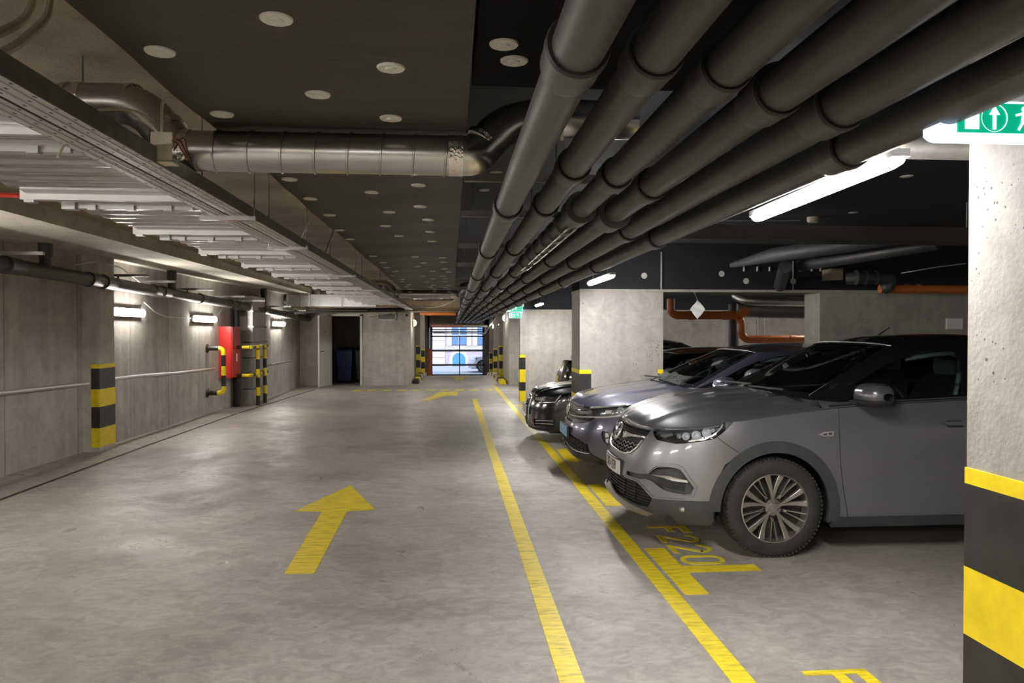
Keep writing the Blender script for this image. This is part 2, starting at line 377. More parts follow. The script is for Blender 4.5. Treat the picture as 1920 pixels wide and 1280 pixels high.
class CarSurf:
    """half shells of a car: side(s,z) wraps from the nose centre round the corner along the flank to the tail centre"""
    def __init__(self,**k):
        self.__dict__.update(k)
        pts=[]
        L,W=self.L,self.W
        for i in range(201):
            a=i/200*math.pi/2
            pts.append((self.Ln*(1-math.cos(a)**(2/self.pn)), W*math.sin(a)**(2/self.pn)))
        x0=self.Ln; x1=L-self.Lr
        for i in range(1,200):
            pts.append((lerp(x0,x1,i/200),W))
        for i in range(201):
            a=i/200*math.pi/2
            pts.append((x1+self.Lr*math.sin(a)**(2/self.pr), W*math.cos(a)**(2/self.pr)))
        s=[0]
        for i in range(1,len(pts)): s.append(s[-1]+math.hypot(pts[i][0]-pts[i-1][0],pts[i][1]-pts[i-1][1]))
        self.rp=pts; self.rs=s; self.S=s[-1]
    def ref(self,s):
        rs=self.rs
        if s<=0: return self.rp[0]
        if s>=self.S: return self.rp[-1]
        lo,hi=0,len(rs)-1
        while hi-lo>1:
            m=(lo+hi)//2
            if rs[m]<=s: lo=m
            else: hi=m
        t=(s-rs[lo])/max(1e-9,rs[hi]-rs[lo])
        a,b=self.rp[lo],self.rp[hi]
        return (lerp(a[0],b[0],t),lerp(a[1],b[1],t))
    def s_at_x(self,x):
        lo,hi=0,self.S
        for _ in range(40):
            m=(lo+hi)/2
            if self.ref(m)[0]<x: lo=m
            else: hi=m
        return lo
    def side(self,s,z,off=0.0):
        X,Y=self.ref(s)
        x=X+interp(self.dxf,z)*(1-smooth(0,self.Lb,X))-interp(self.dxr,z)*smooth(self.L-1.0,self.L,X)
        wf=interp(self.wf,z)
        barrel=interp(self.barrel,X) if self.barrel else 1
        y=Y*wf*barrel
        if self.dent:
            k=smooth(self.Ln*0.7,self.Ln*1.2,X)*(1-smooth(self.L-1,self.L-.5,X))
            y+=interp(self.dent,z)*k
        p=(x,y,z)
        if off:
            e=.01
            a=self.side(s-e,z); b=self.side(s+e,z); c=self.side(s,z-e); d=self.side(s,z+e)
            u=[b[i]-a[i] for i in range(3)]; v=[d[i]-c[i] for i in range(3)]
            if s<e: u=[0,1,0]
            n=(v[1]*u[2]-v[2]*u[1],v[2]*u[0]-v[0]*u[2],v[0]*u[1]-v[1]*u[0])
            l=math.sqrt(sum(q*q for q in n)) or 1
            n=[-q/l for q in n] if False else [q/l for q in n]
            cx=(self.L/2,0,z)
            if (p[0]-cx[0])*n[0]+(p[1]-cx[1])*n[1]<0: n=[-q for q in n]
            p=tuple(p[i]+n[i]*off for i in range(3))
        return p
    def ringz(self,s):
        X,Y=self.ref(s); return interp(self.ring,X)
    def hood(self,s,r,off=0.0):
        """s along the shoulder ring, r 0 at the ring, 1 on the centre line"""
        a=self.side(s,self.ringz(s))
        sm=self.s_hood
        q=s/sm
        xc=lerp(self.hood_x0,self.hood_x1,min(1.0,q)**self.hood_q)
        zc=interp(self.hoodz,xc)
        x=lerp(a[0],xc,r); y=a[1]*(1-r)
        z=a[2]+(zc-a[2])*(math.sin(r*math.pi/2)**.8 if r>0 else 0)
        for (y0,w,h) in self.crease:
            yy=y0*(.75+.25*smooth(0,1.2,x))
            z+=h*math.exp(-((y-yy)/w)**2)*smooth(.0,.25,r)
        return (x,y,z+off)
    def _ring(self,knots,t):
        def tab(i): return [(k[0],k[i]) for k in knots]
        return tuple(interp(tab(i),t) for i in (1,2,3))
    def gh(self,t,h,off=0.0):
        a=self._ring(self.gb,t); b=self._ring(self.gr,t)
        bul=math.sin(h*math.pi)*self.gbulge
        k=smooth(.7,1.1,t)*(1-smooth(1.9,2.2,t))
        x=lerp(a[0],b[0],h); y=lerp(a[1],b[1],h)+bul*k; z=lerp(a[2],b[2],h)+bul*(1-k)*.8
        if off:
            e=.01
            p0=self.gh(max(0,t-e),h);p1=self.gh(t+e,h);p2=self.gh(t,h-e);p3=self.gh(t,h+e)
            u=[p1[i]-p0[i] for i in range(3)]; v=[p3[i]-p2[i] for i in range(3)]
            n=(v[1]*u[2]-v[2]*u[1],v[2]*u[0]-v[0]*u[2],v[0]*u[1]-v[1]*u[0])
            l=math.sqrt(sum(q*q for q in n)) or 1
            n=[q/l for q in n]
            if (x-self.L/2)*n[0]+y*n[1]+n[2]<0: n=[-q for q in n]
            x+=n[0]*off;y+=n[1]*off;z+=n[2]*off
        return (x,y,z)
    def roof(self,t,r,off=0.0):
        a=self.gh(t,1.0)
        xc=interp(self.roofx,t); zc=interp(self.roofz,xc)
        return (lerp(a[0],xc,r),a[1]*(1-r),a[2]+(zc-a[2])*(math.sin(r*math.pi/2) if r>0 else 0)+off)

OPEL=dict(L=4.477,W=.925,Ln=.85,pn=2.5,Lr=.55,pr=2.8,Lb=.8,
  dxf=[(.18,.10),(.25,.03),(.32,.0),(.45,.01),(.6,.03),(.75,.07),(.85,.12),(.95,.2),(1.1,.3)],
  dxr=[(.2,.12),(.35,.0),(.7,.02),(1.0,.10),(1.15,.16)],
  wf=[(.18,.93),(.25,.965),(.4,.99),(.6,1.0),(.85,1.0),(.95,.985),(1.02,.965),(1.1,.935),(1.2,.90)],
  barrel=[(0,1.0),(.9,.995),(2.2,1.0),(3.6,.995),(4.477,.97)],
  dent=[(.2,0),(.32,-.004),(.45,-.022),(.62,-.016),(.72,.0),(.86,.0),(1.0,.0)],
  ring=[(0,.865),(.12,.872),(.35,.905),(.68,.962),(1.09,1.015),(1.29,1.038),(1.45,1.055),(2.41,1.105),(3.4,1.15),(4.477,1.14)],
  s_hood=1.0,hood_x0=.10,hood_x1=1.12,hood_q=1.35,
  hoodz=[(.10,.885),(.25,.97),(.5,1.045),(.8,1.10),(1.12,1.14)],
  crease=[(.55,.035,.016),(.33,.04,.007)],
  gb=[(0,1.12,0,1.135),(.45,1.17,.40,1.13),(.8,1.25,.68,1.115),(.95,1.36,.78,1.10),(1.02,1.50,.825,1.09),(1.15,1.80,.845,1.10),(1.45,2.4,.85,1.125),(1.8,3.3,.83,1.165),(1.95,3.8,.79,1.18),(2.05,4.0,.74,1.18),(2.3,4.2,.5,1.18),(3,4.28,0,1.18)],
  gr=[(0,1.96,0,1.515),(.45,1.975,.31,1.512),(.8,2.01,.53,1.50),(.95,2.05,.575,1.492),(1.02,2.12,.595,1.494),(1.15,2.28,.61,1.502),(1.45,2.7,.62,1.515),(1.8,3.4,.60,1.50),(1.95,3.8,.57,1.48),(2.05,3.9,.53,1.475),(2.3,4.0,.35,1.48),(3,4.05,0,1.49)],
  gbulge=.012,
  roofx=[(0,1.96),(.8,2.05),(1.2,2.4),(1.8,3.4),(2.3,3.95),(3,4.05)],
  roofz=[(1.96,1.515),(2.3,1.57),(2.75,1.585),(3.4,1.56),(4.05,1.49)],
)
def variant(base,**k):
    d=dict(base); gz=k.pop('gbz',0); gx=k.pop('gbx',0); rz=k.pop('grz',0); rx=k.pop('grx',0); wy=k.pop('wy',1); rear=k.pop('rear',0)
    f=lambda t:[(a,b) for a,b in t]
    def sh(kn,dx,dz): return [(t,x+dx+(rear*smooth(1.6,2.3,t)),y*wy,z+dz) for t,x,y,z in kn]
    d['gb']=sh(d['gb'],gx,gz); d['gr']=sh(d['gr'],rx,rz)
    d['roofx']=[(t,x+rx+(rear*smooth(1.6,2.3,t))) for t,x in d['roofx']]; d['roofz']=[(x+rx,z+rz) for x,z in d['roofz']]
    d.update(k); return d
VW=variant(OPEL,gbz=-.085,gbx=-.08,grz=-.115,grx=-.06,wy=.95,rear=-.2,L=4.27,W=.88,Ln=.75,
  dxf=[(.2,.10),(.25,.06),(.32,.02),(.45,.0),(.57,.02),(.65,.05),(.75,.06),(.85,.12),(.95,.2)],
  wf=[(.2,.95),(.3,.975),(.45,.995),(.6,1.0),(.8,1.0),(.9,.985),(1.0,.955),(1.15,.9)],
  ring=[(0,.80),(.12,.81),(.58,.862),(.88,.925),(1.2,.985),(1.6,1.01),(2.41,1.03),(3.4,1.07),(4.27,1.06)],
  hoodz=[(.07,.825),(.22,.90),(.44,.955),(.76,1.0),(1.03,1.035)],hood_x0=.07,hood_x1=1.03)
AUDI=variant(OPEL,gbz=-.24,gbx=.12,grz=-.22,grx=.12,wy=1.0,rear=.15,L=4.73,W=.92,Ln=.8,
  dxf=[(.15,.06),(.2,.02),(.3,.0),(.45,.0),(.6,.04),(.7,.10),(.8,.2)],
  wf=[(.15,.94),(.25,.975),(.45,1.0),(.65,1.0),(.75,.985),(.85,.95),(.95,.9)],
  ring=[(0,.665),(.12,.675),(.45,.725),(.8,.775),(1.3,.83),(1.6,.85),(2.6,.87),(3.6,.9),(4.73,.9)],
  dent=[(.15,0),(.3,-.01),(.5,-.01),(.7,0)],
  hoodz=[(.07,.69),(.22,.765),(.49,.81),(.77,.84),(1.24,.895)],hood_x0=.07,hood_x1=1.24)

# ------------------------------------------------------------------ the shell of the garage
mb = MB()
ys = [-8, 0, 5, 10, 15, 20, 27, 38.6]
def fz(y): return 0.0 if y <= 27.2 else -(y-27.2)*.0590
for a, b in zip(ys[:-1], ys[1:]): mb.add([(-6, a, fz(a)), (10, a, fz(a)), (10, b, fz(b)), (-6, b, fz(b))], [(0, 1, 2, 3)])
mb.add([(-6, 27, 0), (10, 27, 0), (10, 38.6, fz(38.6)), (-6, 38.6, fz(38.6))], [])
struct(mb.build('floor', 'floor', smooth=0, origin=(0, 0, 0)))
# left wall follows a slight taper
LW = [(-5.0, -8), (-4.95, 8.6), (-4.80, 11.1), (-4.73, 15.4), (-4.45, 18.8), (-4.43, 22.4)]
mb = MB()
for (xa, ya), (xb, yb) in zip(LW[:-1], LW[1:]):
    mb.add([(xa, ya, 0), (xb, yb, 0), (xb, yb, 2.75), (xa, ya, 2.75), (xa-.3, ya, 0), (xb-.3, yb, 0), (xb-.3, yb, 2.75), (xa-.3, ya, 2.75)],
           [(0,1,2,3), (5,4,7,6), (0,3,7,4), (1,5,6,2)])
struct(mb.build('wall_left', 'wall', smooth=0))
def lwx(y):
    for (xa, ya), (xb, yb) in zip(LW[:-1], LW[1:]):
        if y <= yb: return xa+(xb-xa)*(y-ya)/(yb-ya)
    return LW[-1][0]
struct(MB().box(-5.4, 9.8, -8.2, -8, 0, 2.75).build('wall_back', 'wall', smooth=0))
struct(MB().box(9.5, 9.8, -8, 22, 0, 2.75).build('wall_right', 'wall', smooth=0))
# ceiling slabs
struct(MB().box(-3.70, .06, -8, 22.3, 2.75, 3.0).build('ceiling', 'slab', smooth=0))
mb = MB().box(-5.4, -3.70, -8, 22.3, 2.60, 3.0)
struct(mb.build('ceiling', 'slab_lit', smooth=0))
struct(MB().box(.06, 9.8, -8, 39, 2.72, 3.0).build('ceiling', 'blackceil', smooth=0))
struct(MB().box(-6, .06, 22.3, 39, 2.4, 3.0).build('ceiling', 'slab', smooth=0))
# far wall with the bin-room opening, ventilation grille, and the corner of the drive-out
mb = MB()
mb.box(-5.0, -3.56, 22.35, 22.6, 0, 2.75); mb.box(-3.56, -2.66, 22.35, 22.6, 2.07, 2.75); mb.box(-2.66, -1.20, 22.35, 22.6, 0, 2.75)
mb.box(-1.45, -1.20, 22.6, 24.6, 0, 2.75)
struct(mb.build('wall_far', 'wall', smooth=0))
struct(MB().box(-5.0, .25, 21.55, 22.34, 2.17, 2.75).build('ceiling', 'slab', smooth=0))
mb = MB(); mb.box(-4.2, -4.1, 22.6, 26, 0, 2.4); mb.box(-4.2, -1.45, 26, 26.1, 0, 2.4); mb.box(-1.7, -1.46, 24.6, 26, 0, 2.4)
struct(mb.build('wall_binroom', 'wall', smooth=0))
# passage to the gate
mb = MB(); mb.box(-1.75, -1.42, 24.6, 38.5, -.8, 2.4); mb.box(-1.75, -1.10, 38.3, 38.7, -.8, 2.4)
struct(mb.build('wall_passage_left', 'wall', smooth=0))
mb = MB(); mb.box(1.72, 10, 22.2, 24.9, 0, 2.75); mb.box(1.95, 2.3, 24.9, 38.5, -.8, 2.75); mb.box(1.70, 2.3, 38.3, 38.7, -.8, 2.4)
mb.box(-1.2, 1.9, 38.3, 38.7, 1.80, 2.75)
struct(mb.build('wall_passage_right', 'wall', smooth=0))
# cross wall behind the bays and its black beam
struct(MB().box(1.57, 9.5, 17.0, 17.3, 0, 2.10).build('wall_cross', 'wall', smooth=0))
struct(MB().box(1.62, 9.5, 16.98, 17.35, 2.10, 2.72).build('trim_1', 'beamblack', smooth=0))
# beams over the piers: black boards with a concrete rim
mb = MB(); mb.box(1.60, 9.5, 9.24, 9.84, 2.13, 2.72, 0); mb.box(1.595, 9.5, 9.20, 9.86, 2.095, 2.128, 1)
mb.box(2.63, 2.645, 9.22, 9.24, 2.13, 2.6, 1); mb.box(4.35, 4.36, 9.22, 9.24, 2.13, 2.5, 1)
beam = mb.build('trim_2', ['beamblack', 'pier'], smooth=0); struct(beam)
for x, z in ((2.42, 2.30), (3.42, 2.33), (3.74, 2.24), (4.36, 2.24)):
    MB().lathe([(0, -.004), (.038, -.003), (.038, 0)], (x, 9.236, z), (0, 1, 0), 20).build('fixing_disc', 'disc', beam)

def stripes(parent, faces, top=1.14, bands=(.05, .27, .22, .27, .33), t=.004, z0=0.0):
    """painted hazard bands wrapped on the corner: list of (x0,x1,y0,y1) boxes"""
    z = top; mb = MB()
    for i, h in enumerate(bands):
        zb = max(z0+.0, z-h)
        for (x0, x1, y0, y1) in faces: mb.box(x0-t, x1+t, y0-t, y1+t, zb, z, i % 2)
        z = zb
        if z <= z0: break
    return mb.build('hazard_paint', ['yellow', 'black'], parent, smooth=0)
# near pier on the right, against the camera's bay
pr = struct(MB().box(1.62, 2.9, 1.92, 2.225, 0, 2.72).build('pillar_1', 'pier', smooth=0))
stripes(pr, [(1.62, 1.95, 1.92, 2.225)], top=1.172, bands=(.05, .262, .215, .3, .4))
pr = struct(MB().box(1.60, 2.66, 9.22, 9.84, 0, 2.095).build('pillar_2', 'pier', smooth=0))
stripes(pr, [(1.60, 1.74, 9.22, 9.84), (2.60, 2.66, 9.22, 9.84)], top=1.12)
pr = struct(MB().box(4.72, 7.3, 9.24, 9.66, 0, 2.095).build('pillar_3', 'pier', smooth=0))
cw = bpy.data.objects['wall_cross']; stripes(cw, [(1.57, 1.69, 17.0, 17.3)], top=1.06, bands=(.06, .27, .29, .2, .3))
# striped column on the left wall
pr = struct(MB().box(-4.86, -4.635, 10.27, 10.72, 0, 2.60).build('pillar_4', 'wall', smooth=0))
stripes(pr, [(-4.735, -4.635, 10.27, 10.72)], top=1.165, bands=(.055, .275, .235, .28, .255), z0=.04)
# pilasters of the passage
for i, (x0, x1, y) in enumerate(((1.69, 1.96, 26.2), (1.74, 1.96, 30.6), (1.80, 1.96, 35.2), (-1.43, -1.13, 27.3), (-1.43, -1.10, 31.2))):
    zf = fz(y)-.02
    pr = struct(MB().box(x0, x1, y, y+.45, zf-.05, 2.4).build('pillar_%d' % (5+i), 'pier', smooth=0))
    stripes(pr, [(x0, min(x1, x0+.14), y, y+.3)] if x0 > 0 else [(x1-.14, x1, y, y+.3)], top=zf+1.12, z0=zf)
# drain channels sunk along the left side
mb = MB()
for a, b in (((-4.275, 7.2), (-4.25, 10.72)), ((-4.25, 10.74), (-4.16, 14.9)), ((-4.15, 15.0), (-3.75, 20.9)), ((-4.3, -3), (-4.275, 7.18))):
    mb.bar((a[0], a[1], .001), (b[0], b[1], .001), .045, .004)
struct(mb.build('trim_3', 'dark', smooth=0))
# cable, small items on the wall come later; the black insulated ceiling strip with its discs
pan = thing('ceiling_insulation', 'wide strip of black foil-faced insulation under the ceiling over the drive lane', 'insulation', (-.45, 8, 2.45))
mb = MB()
def zp(x, y): return 2.45+.006*math.sin(y*2.1+x)+.004*math.sin(y*7.3+x*3)
mb.grid(lambda u, v: (-.985+1.05*u, -6+26.8*v, zp(-.985+1.05*u, -6+26.8*v)), 8, 240, flip=True)
mb.box(-.985, .064, -6, 20.8, 2.47, 2.74, 0)
mb.build('foil_board', 'foil', pan, smooth=60)
def at_px(px, py, z):
    """where a measured sight line meets the height z"""
    cy, sy, cp, sp = math.cos(YAW), math.sin(YAW), math.cos(PITCH), math.sin(PITCH)
    b = (px-960)/1400; c = -(py-640)/1400
    d = (sy*cp+b*cy+c*sy*sp, cy*cp-b*sy+c*cy*sp, -sp+c*cp); t = (z-EYE)/d[2]
    return d[0]*t, d[1]*t
discs = [(518, 36), (300, 97), (733, 122), (596, 174), (416, 213), (733, 223), (675, 320), (543, 338), (785, 348), (697, 362), (582, 374), (788, 385), (730, 396), (618, 402), (803, 411), (723, 422), (636, 431), (807, 436), (748, 443), (656, 449), (810, 454)]
pts = [at_px(x, y, 2.447) for x, y in discs]
y = 8.6; k = 0
while y < 20:
    for j, xx in enumerate((-.80, -.30, -.06) if k % 2 else (-.86, -.42, -.10)): pts.append((xx+random.uniform(-.04, .04), y+random.uniform(-.15, .15)))
    y += .72; k += 1
for x, y in pts:
    MB().lathe([(0, -.006), (.016, -.006), (.018, -.003), (.042, -.004), (.045, 0), (.045, .004)], (x, y, zp(x, y)-.002), (0, 0, 1), 24).build('fixing_disc', 'disc', pan)
# the narrower board beside it and the dark zone over the pipes
pan2 = thing('ceiling_insulation', 'short black insulation board beside the first drain pipe, with two white discs', 'insulation', (.6, 0, 2.45))
MB().box(.075, 9.4, -6, 2.66, 2.47, 2.70).build('foil_board', 'blackmatt', pan2, smooth=0)
for px, py in ((945, 82), (964, 113)):
    x, y = at_px(px, py, 2.47)
    MB().lathe([(0, -.006), (.016, -.006), (.018, -.003), (.042, -.004), (.045, 0), (.045, .004)], (x, y, 2.468), (0, 0, 1), 24).build('fixing_disc', 'disc', pan2)
pan3 = thing('ceiling_insulation', 'black insulated ceiling high above the bundle of drain pipes, dotted with discs', 'insulation', (.8, 8, 2.68))
MB().box(.075, 9.4, 2.67, 9.2, 2.69, 2.715).build('foil_board', 'blackceil', pan3, smooth=0)
for px, py in ((930, 323), (908, 356), (1515, 310), (1590, 345), (1450, 395), (1600, 398), (1560, 352), (1700, 330)):
    x, y = at_px(px, py, 2.69)
    if .1 < x < 9 and y < 9: MB().lathe([(0, -.006), (.03, -.006), (.043, -.002), (.043, 0)], (x, y, 2.69), (0, 0, 1), 18).build('fixing_disc', 'disc', pan3)
# steel rails that cross above the drain pipes
for i, yy in enumerate((3.9, 5.1, 7.0, 9.0, 11.5, 14.0, 17.0)):
    mb = MB(); mb.bar((.07, yy, 2.40), (1.5, yy, 2.40), .041, .041); mb.bar((.07, yy+.12, 2.43), (1.5, yy+.12, 2.43), .02, .02)
    for x in (.15, .55, 1.45): mb.tube([(x, yy, 2.42), (x, yy, 2.71)], .005, 6)
    tag(mb.build('support_rail', 'trayside'), 'dark steel support rail crossing above the drain pipes', 'rail', 'steel rails above the drain pipes')
# ------------------------------------------------------------------ the six drain pipes
def pipe_line(x, z0, r, socks, label, y0=-3.0, y1=37.0, drop=.004, group='drain pipes under the black ceiling', wide=(), rings=()):
    """long pipe along the lane; socks: distances of its sockets"""
    zz = lambda y: z0-drop*max(0, y)
    t = thing('drain_pipe', label, 'pipe', (x, y0, z0), group)
    MB().tube([(x, y0, zz(y0)), (x, 3, zz(3)), (x, 12, zz(12)), (x, y1, zz(y1))], r, 28).build('pipe_body', 'pvc', t)
    for y in socks:
        MB().lathe([(r, -.16), (r*1.05, -.15), (r*1.17, -.115), (r*1.17, -.03), (r*1.22, -.028), (r*1.22, -.004), (r*1.13, 0), (r*.98, .0)], (x, y, zz(y)), (0, -1, 0), 30).build('socket', 'pvc', t)
        MB().lathe([(r*.99, 0), (r*1.2, 0), (r*1.16, .012), (r*.99, .010)], (x, y, zz(y)), (0, -1, 0), 30, closed=True).build('seal_ring', 'rubber', t)
    for y, k in wide:
        MB().lathe([(r, -.30), (r*k*.9, -.24), (r*k, -.20), (r*k, -.04), (r*k*1.05, -.035), (r*k*1.05, 0), (r, .0)], (x, y, zz(y)), (0, -1, 0), 32).build('reducer', 'pvc', t)
    for y in rings:
        MB().lathe([(r, -.05), (r*1.25, -.045), (r*1.25, .045), (r, .05)], (x, y, zz(y)), (0, -1, 0), 28).build('coupling', 'pvc', t)
        mb = MB(); mb.bar((x-.02, y-.2, zz(y)-r*1.12), (x-.02, y+.2, zz(y)-r*1.12), .012, .008); mb.bar((x+.03, y-.2, zz(y)-r*1.08), (x+.03, y+.2, zz(y)-r*1.08), .012, .008)
        mb.build('tie_bar', 'chrome', t)
    return t
def series(a, step, end): 
    o = []; y = a
    while y < end: o.append(y); y += step
    return o
sd = [1.53, 3.42, 5.25, 7.4, 9.5, 11.6, 13.7, 15.8, 17.9, 20, 22.1, 24.2, 26.3, 28.4, 30.5, 32.6]
pipe_line(.262, 2.195, .057, sd, 'dark grey drain pipe nearest the insulated strip, leftmost of the six')
sd2 = [1.62, 2.72, 3.55, 5.35, 7.5, 9.9, 12.0, 14.0, 16.0, 18.0, 20.2, 22.3, 24.4, 26.5, 28.6, 30.6]
pipe_line(.452, 2.225, .054, sd2, 'dark grey drain pipe with a loose cream cable beside it, second from left')
pipe_line(.650, 2.235, .054, [1.72, 2.9]+series(7.6, 2, 34), 'drain pipe with a row of clamped couplings and bright tie bars, third from left', wide=((3.7, 1.42),), rings=(4.25, 4.62, 5.0, 5.45, 5.9, 6.5))
pipe_line(.835, 2.225, .058, [1.85, 3.05]+series(6.2, 2.05, 34), 'brownish scuffed drain pipe with a wide reducer, fourth from left', wide=((3.75, 1.45),))
pipe_line(1.055, 2.225, .062, [1.95]+series(4.35, 2.0, 34), 'plain dark drain pipe with a bright lower edge, fifth from left')
pipe_line(1.285, 2.205, .060, [2.32]+series(4.55, 1.95, 34), 'outermost dark drain pipe just above the ceiling lamps')
tag(MB().tube(bend([(.36, 1.75, 2.33), (.345, 2.0, 2.30), (.33, 2.25, 2.28), (.36, 2.42, 2.22), (.38, 2.55, 2.27)], .1), .006, 8).build('cable', 'cream'), 'cream cable hanging loose between the two left drain pipes', 'cable')
# ------------------------------------------------------------------ spiral ducts that cross under the insulation
def spiral(yc, label, r=.084, nrib=8):
    z = 2.352; t = thing('spiral_duct', label, 'duct', (-.5, yc, z-r))
    xa, xb = -1.08, .03
    MB().tube([(xa, yc, z), (xb, yc, z)], r, 40).build('duct_body', 'spiral', t)
    for i in range(nrib):
        x = xa+.10+(xb-xa-.16)*i/(nrib-1)
        pts = []
        for k in range(33):
            a = 2*PI*k/32; pts.append((x+.045*(k/32-.5), yc+(r+.001)*math.sin(a), z+(r+.001)*math.cos(a)))
        MB().tube(pts, .005, 6).build('seam_rib', 'spiral', t)
    # left bend climbs to the duct stub above the tray
    L = bend([(xa, yc, z), (xa-.05, yc+.01, z+.0), (xa-.21, yc+.04, z+.20), (xa-.46, yc+.05, z+.20)], .11, 8)
    MB().tube(L, r, 36).build('left_elbow', 'spiral', t)
    MB().tube([(xa-.44, yc+.05, z+.20), (-1.98, yc+.06, z+.20)], r*.97, 32).build('left_stub', 'galvd', t)
    for p, q in (((xa+.005, yc, z), (xa-.03, yc, z)), ((xa-.10, yc+.025, z+.07), (xa-.12, yc+.03, z+.095)), ((xa-.24, yc+.045, z+.197), (xa-.26, yc+.05, z+.2)), ((xa-.44, yc+.05, z+.20), (xa-.47, yc+.05, z+.20)), ((xa-.50, yc+.05, z+.2), (xa-.52, yc+.05, z+.2))):
        MB().tube([p, q], r*1.035, 36).build('joint_band', 'tape', t)
    R = bend([(xb, yc, z), (xb+.07, yc, z), (xb+.20, yc+.05, z+.15), (xb+.36, yc+.10, z+.20), (xb+.8, yc+.12, z+.20)], .08, 8)
    MB().tube(R, r, 36).build('right_elbow', 'spiral', t)
    for p, q in (((xb-.04, yc, z), (xb+.02, yc, z)), ((xb+.10, yc+.015, z+.05), (xb+.115, yc+.02, z+.068))):
        MB().tube([p, q], r*1.03, 36).build('joint_band', 'tape', t)
    mb = MB(); mb.tube([(xa-.455, yc+.05, z+.20+r), (xa-.455, yc+.05, 2.75)], .005, 8)
    mb.build('hanger_rod', 'trayside', t)
spiral(3.22, 'shiny spiral ventilation duct crossing the lane under the insulation, nearest the camera')
spiral(15.2, 'small far spiral duct crossing the lane near the end of the insulation')
# ------------------------------------------------------------------ wide corrugated duct on the left, and cable trays
t = thing('ventilation_duct', 'wide galvanised rectangular duct with ribbed underside along the left ceiling', 'duct', (-1.65, 8, 2.30))
def duct_x(y): return -2.13-.02*min(1, max(0, (y-4)/6))*6*.5
xl, xr = -2.17, -1.40
seg = [-2.6, -1.25, .1, 1.42, 2.72, 4.05, 5.42, 6.78, 8.12, 9.45, 10.8, 12.15, 13.5, 14.85, 16.2, 17.5, 18.8, 20.4]
for i, (a, b) in enumerate(zip(seg[:-1], seg[1:])):
    mb = MB(); n = int((b-a)/.012)
    def zf(y): return 2.315+.006*math.sin(2*PI*y/.17)+.003*math.sin(2*PI*y/.34)
    mb.grid(lambda u, v: (xl+(xr-xl)*u, a+(b-a)*v, zf(a+(b-a)*v)), 1, n, flip=True)
    mb.box(xl, xr, a+.002, b-.002, 2.325, 2.455)
    mb.build('duct_section', 'galv', t, smooth=60)
for y in seg[1:-1]:
    mb = MB(); mb.bar((xl-.03, y, 2.295), (xr-.0, y, 2.295), .028, .035); mb.bar((xl-.03, y+.045, 2.295), (xr, y+.045, 2.295), .012, .03)
    mb.bar((xl-.025, y, 2.28), (xl-.025, y, 2.46), .035, .01, up=(0, 1, 0)); mb.obox((xl, y+.02, 2.285), (.025, 0, 0), (0, .022, 0), (0, 0, .018))
    mb.build('flange', 'rail', t, smooth=0)
    mb = MB(); yy = y+.22
    mb.bar((xl+.10, yy, 2.285), (xr-.02, yy, 2.285), .022, .03)
    mb.obox((xl+.10, yy, 2.285), (.035, 0, 0), (0, .03, 0), (0, 0, .022))
    for x in (xl+.22, xl+.42, xl+.62): mb.obox((x, yy-.01, 2.275), (.022, 0, 0), (0, .018, 0), (0, 0, .014))
    mb.build('stiffener_bar', 'rail', t, smooth=0)
def tray(x0, x1, z, label, side_hi=.06, y0=-4, y1=20.9):
    t = thing('cable_tray', label, 'cable tray', ((x0+x1)/2, y0, z))
    MB().box(x0, x1, y0, y1, z, z+.002).build('perforated_base', 'tray', t, smooth=0)
    mb = MB(); mb.box(x0-.003, x0, y0, y1, z, z+side_hi); mb.box(x1, x1+.003, y0, y1, z, z+side_hi)
    mb.box(x1-.012, x1, y0, y1, z+side_hi-.002, z+side_hi)
    mb.build('side_flange', 'trayside', t, smooth=0)
    mb = MB()
    for x in (x0+(x1-x0)*.33, x0+(x1-x0)*.72): mb.box(x-.004, x+.004, y0, y1, z-.003, z)
    mb.build('pressed_rib', 'galvd', t, smooth=0)
    return t
tr = tray(-1.152, -1.062, 2.205, 'perforated steel cable tray at the edge of the wide duct, nearer the lane')
tray(-1.250, -1.166, 2.205, 'perforated steel cable tray squeezed between the wide duct and the outer tray', .04)
mb = MB()
for k in range(5): mb.tube([(-1.14+.016*k, -4, 2.214+.006*(k % 2)), (-1.14+.016*k, 20.8, 2.214+.006*(k % 2))], .0065, 6)
tag(mb.build('cable_bundle', 'cream'), 'bundle of cables lying in the outer perforated tray', 'cables')
for i, (y, w) in enumerate(((3.95, 0), (5.35, 0), (8.0, 0), (10.8, 0), (13.6, 0), (16.5, 0), (1.2, 0))):
    mb = MB(); mb.bar((-1.28, y, 2.18), (-1.00, y, 2.18), .041, .022)
    for x in (-1.27, -1.01): mb.tube([(x, y, 2.17), (x, y, 2.75)], .004, 8)
    lab = 'steel bracket bar hung on thin rods under the cable trays'
    tag(mb.build('tray_hanger', 'galv'), lab, 'bracket', 'hangers under the cable trays')
t = thing('junction_box', 'open grey junction box with loose wires beside the spiral duct bend', 'junction box', (-1.04, 2.6, 2.26))
x, y = -1.04, 2.83
mb = MB(); mb.box(x-.045, x+.035, y-.03, y-.026, 2.215, 2.32); mb.box(x-.045, x-.041, y-.03, y+.04, 2.215, 2.32); mb.box(x-.045, x+.035, y-.03, y+.04, 2.212, 2.218)
mb.build('case', 'cream', t, smooth=0)
for k in range(5):
    MB().tube(bend([(x-.01+.01*k, y, 2.30-.01*k), (x+.05, y+.02*k-.04, 2.29+.01*k), (x+.075, y+.01*k, 2.235)], .03), .0022, 6).build('wire', 'orange' if k % 2 else 'rubber', t)
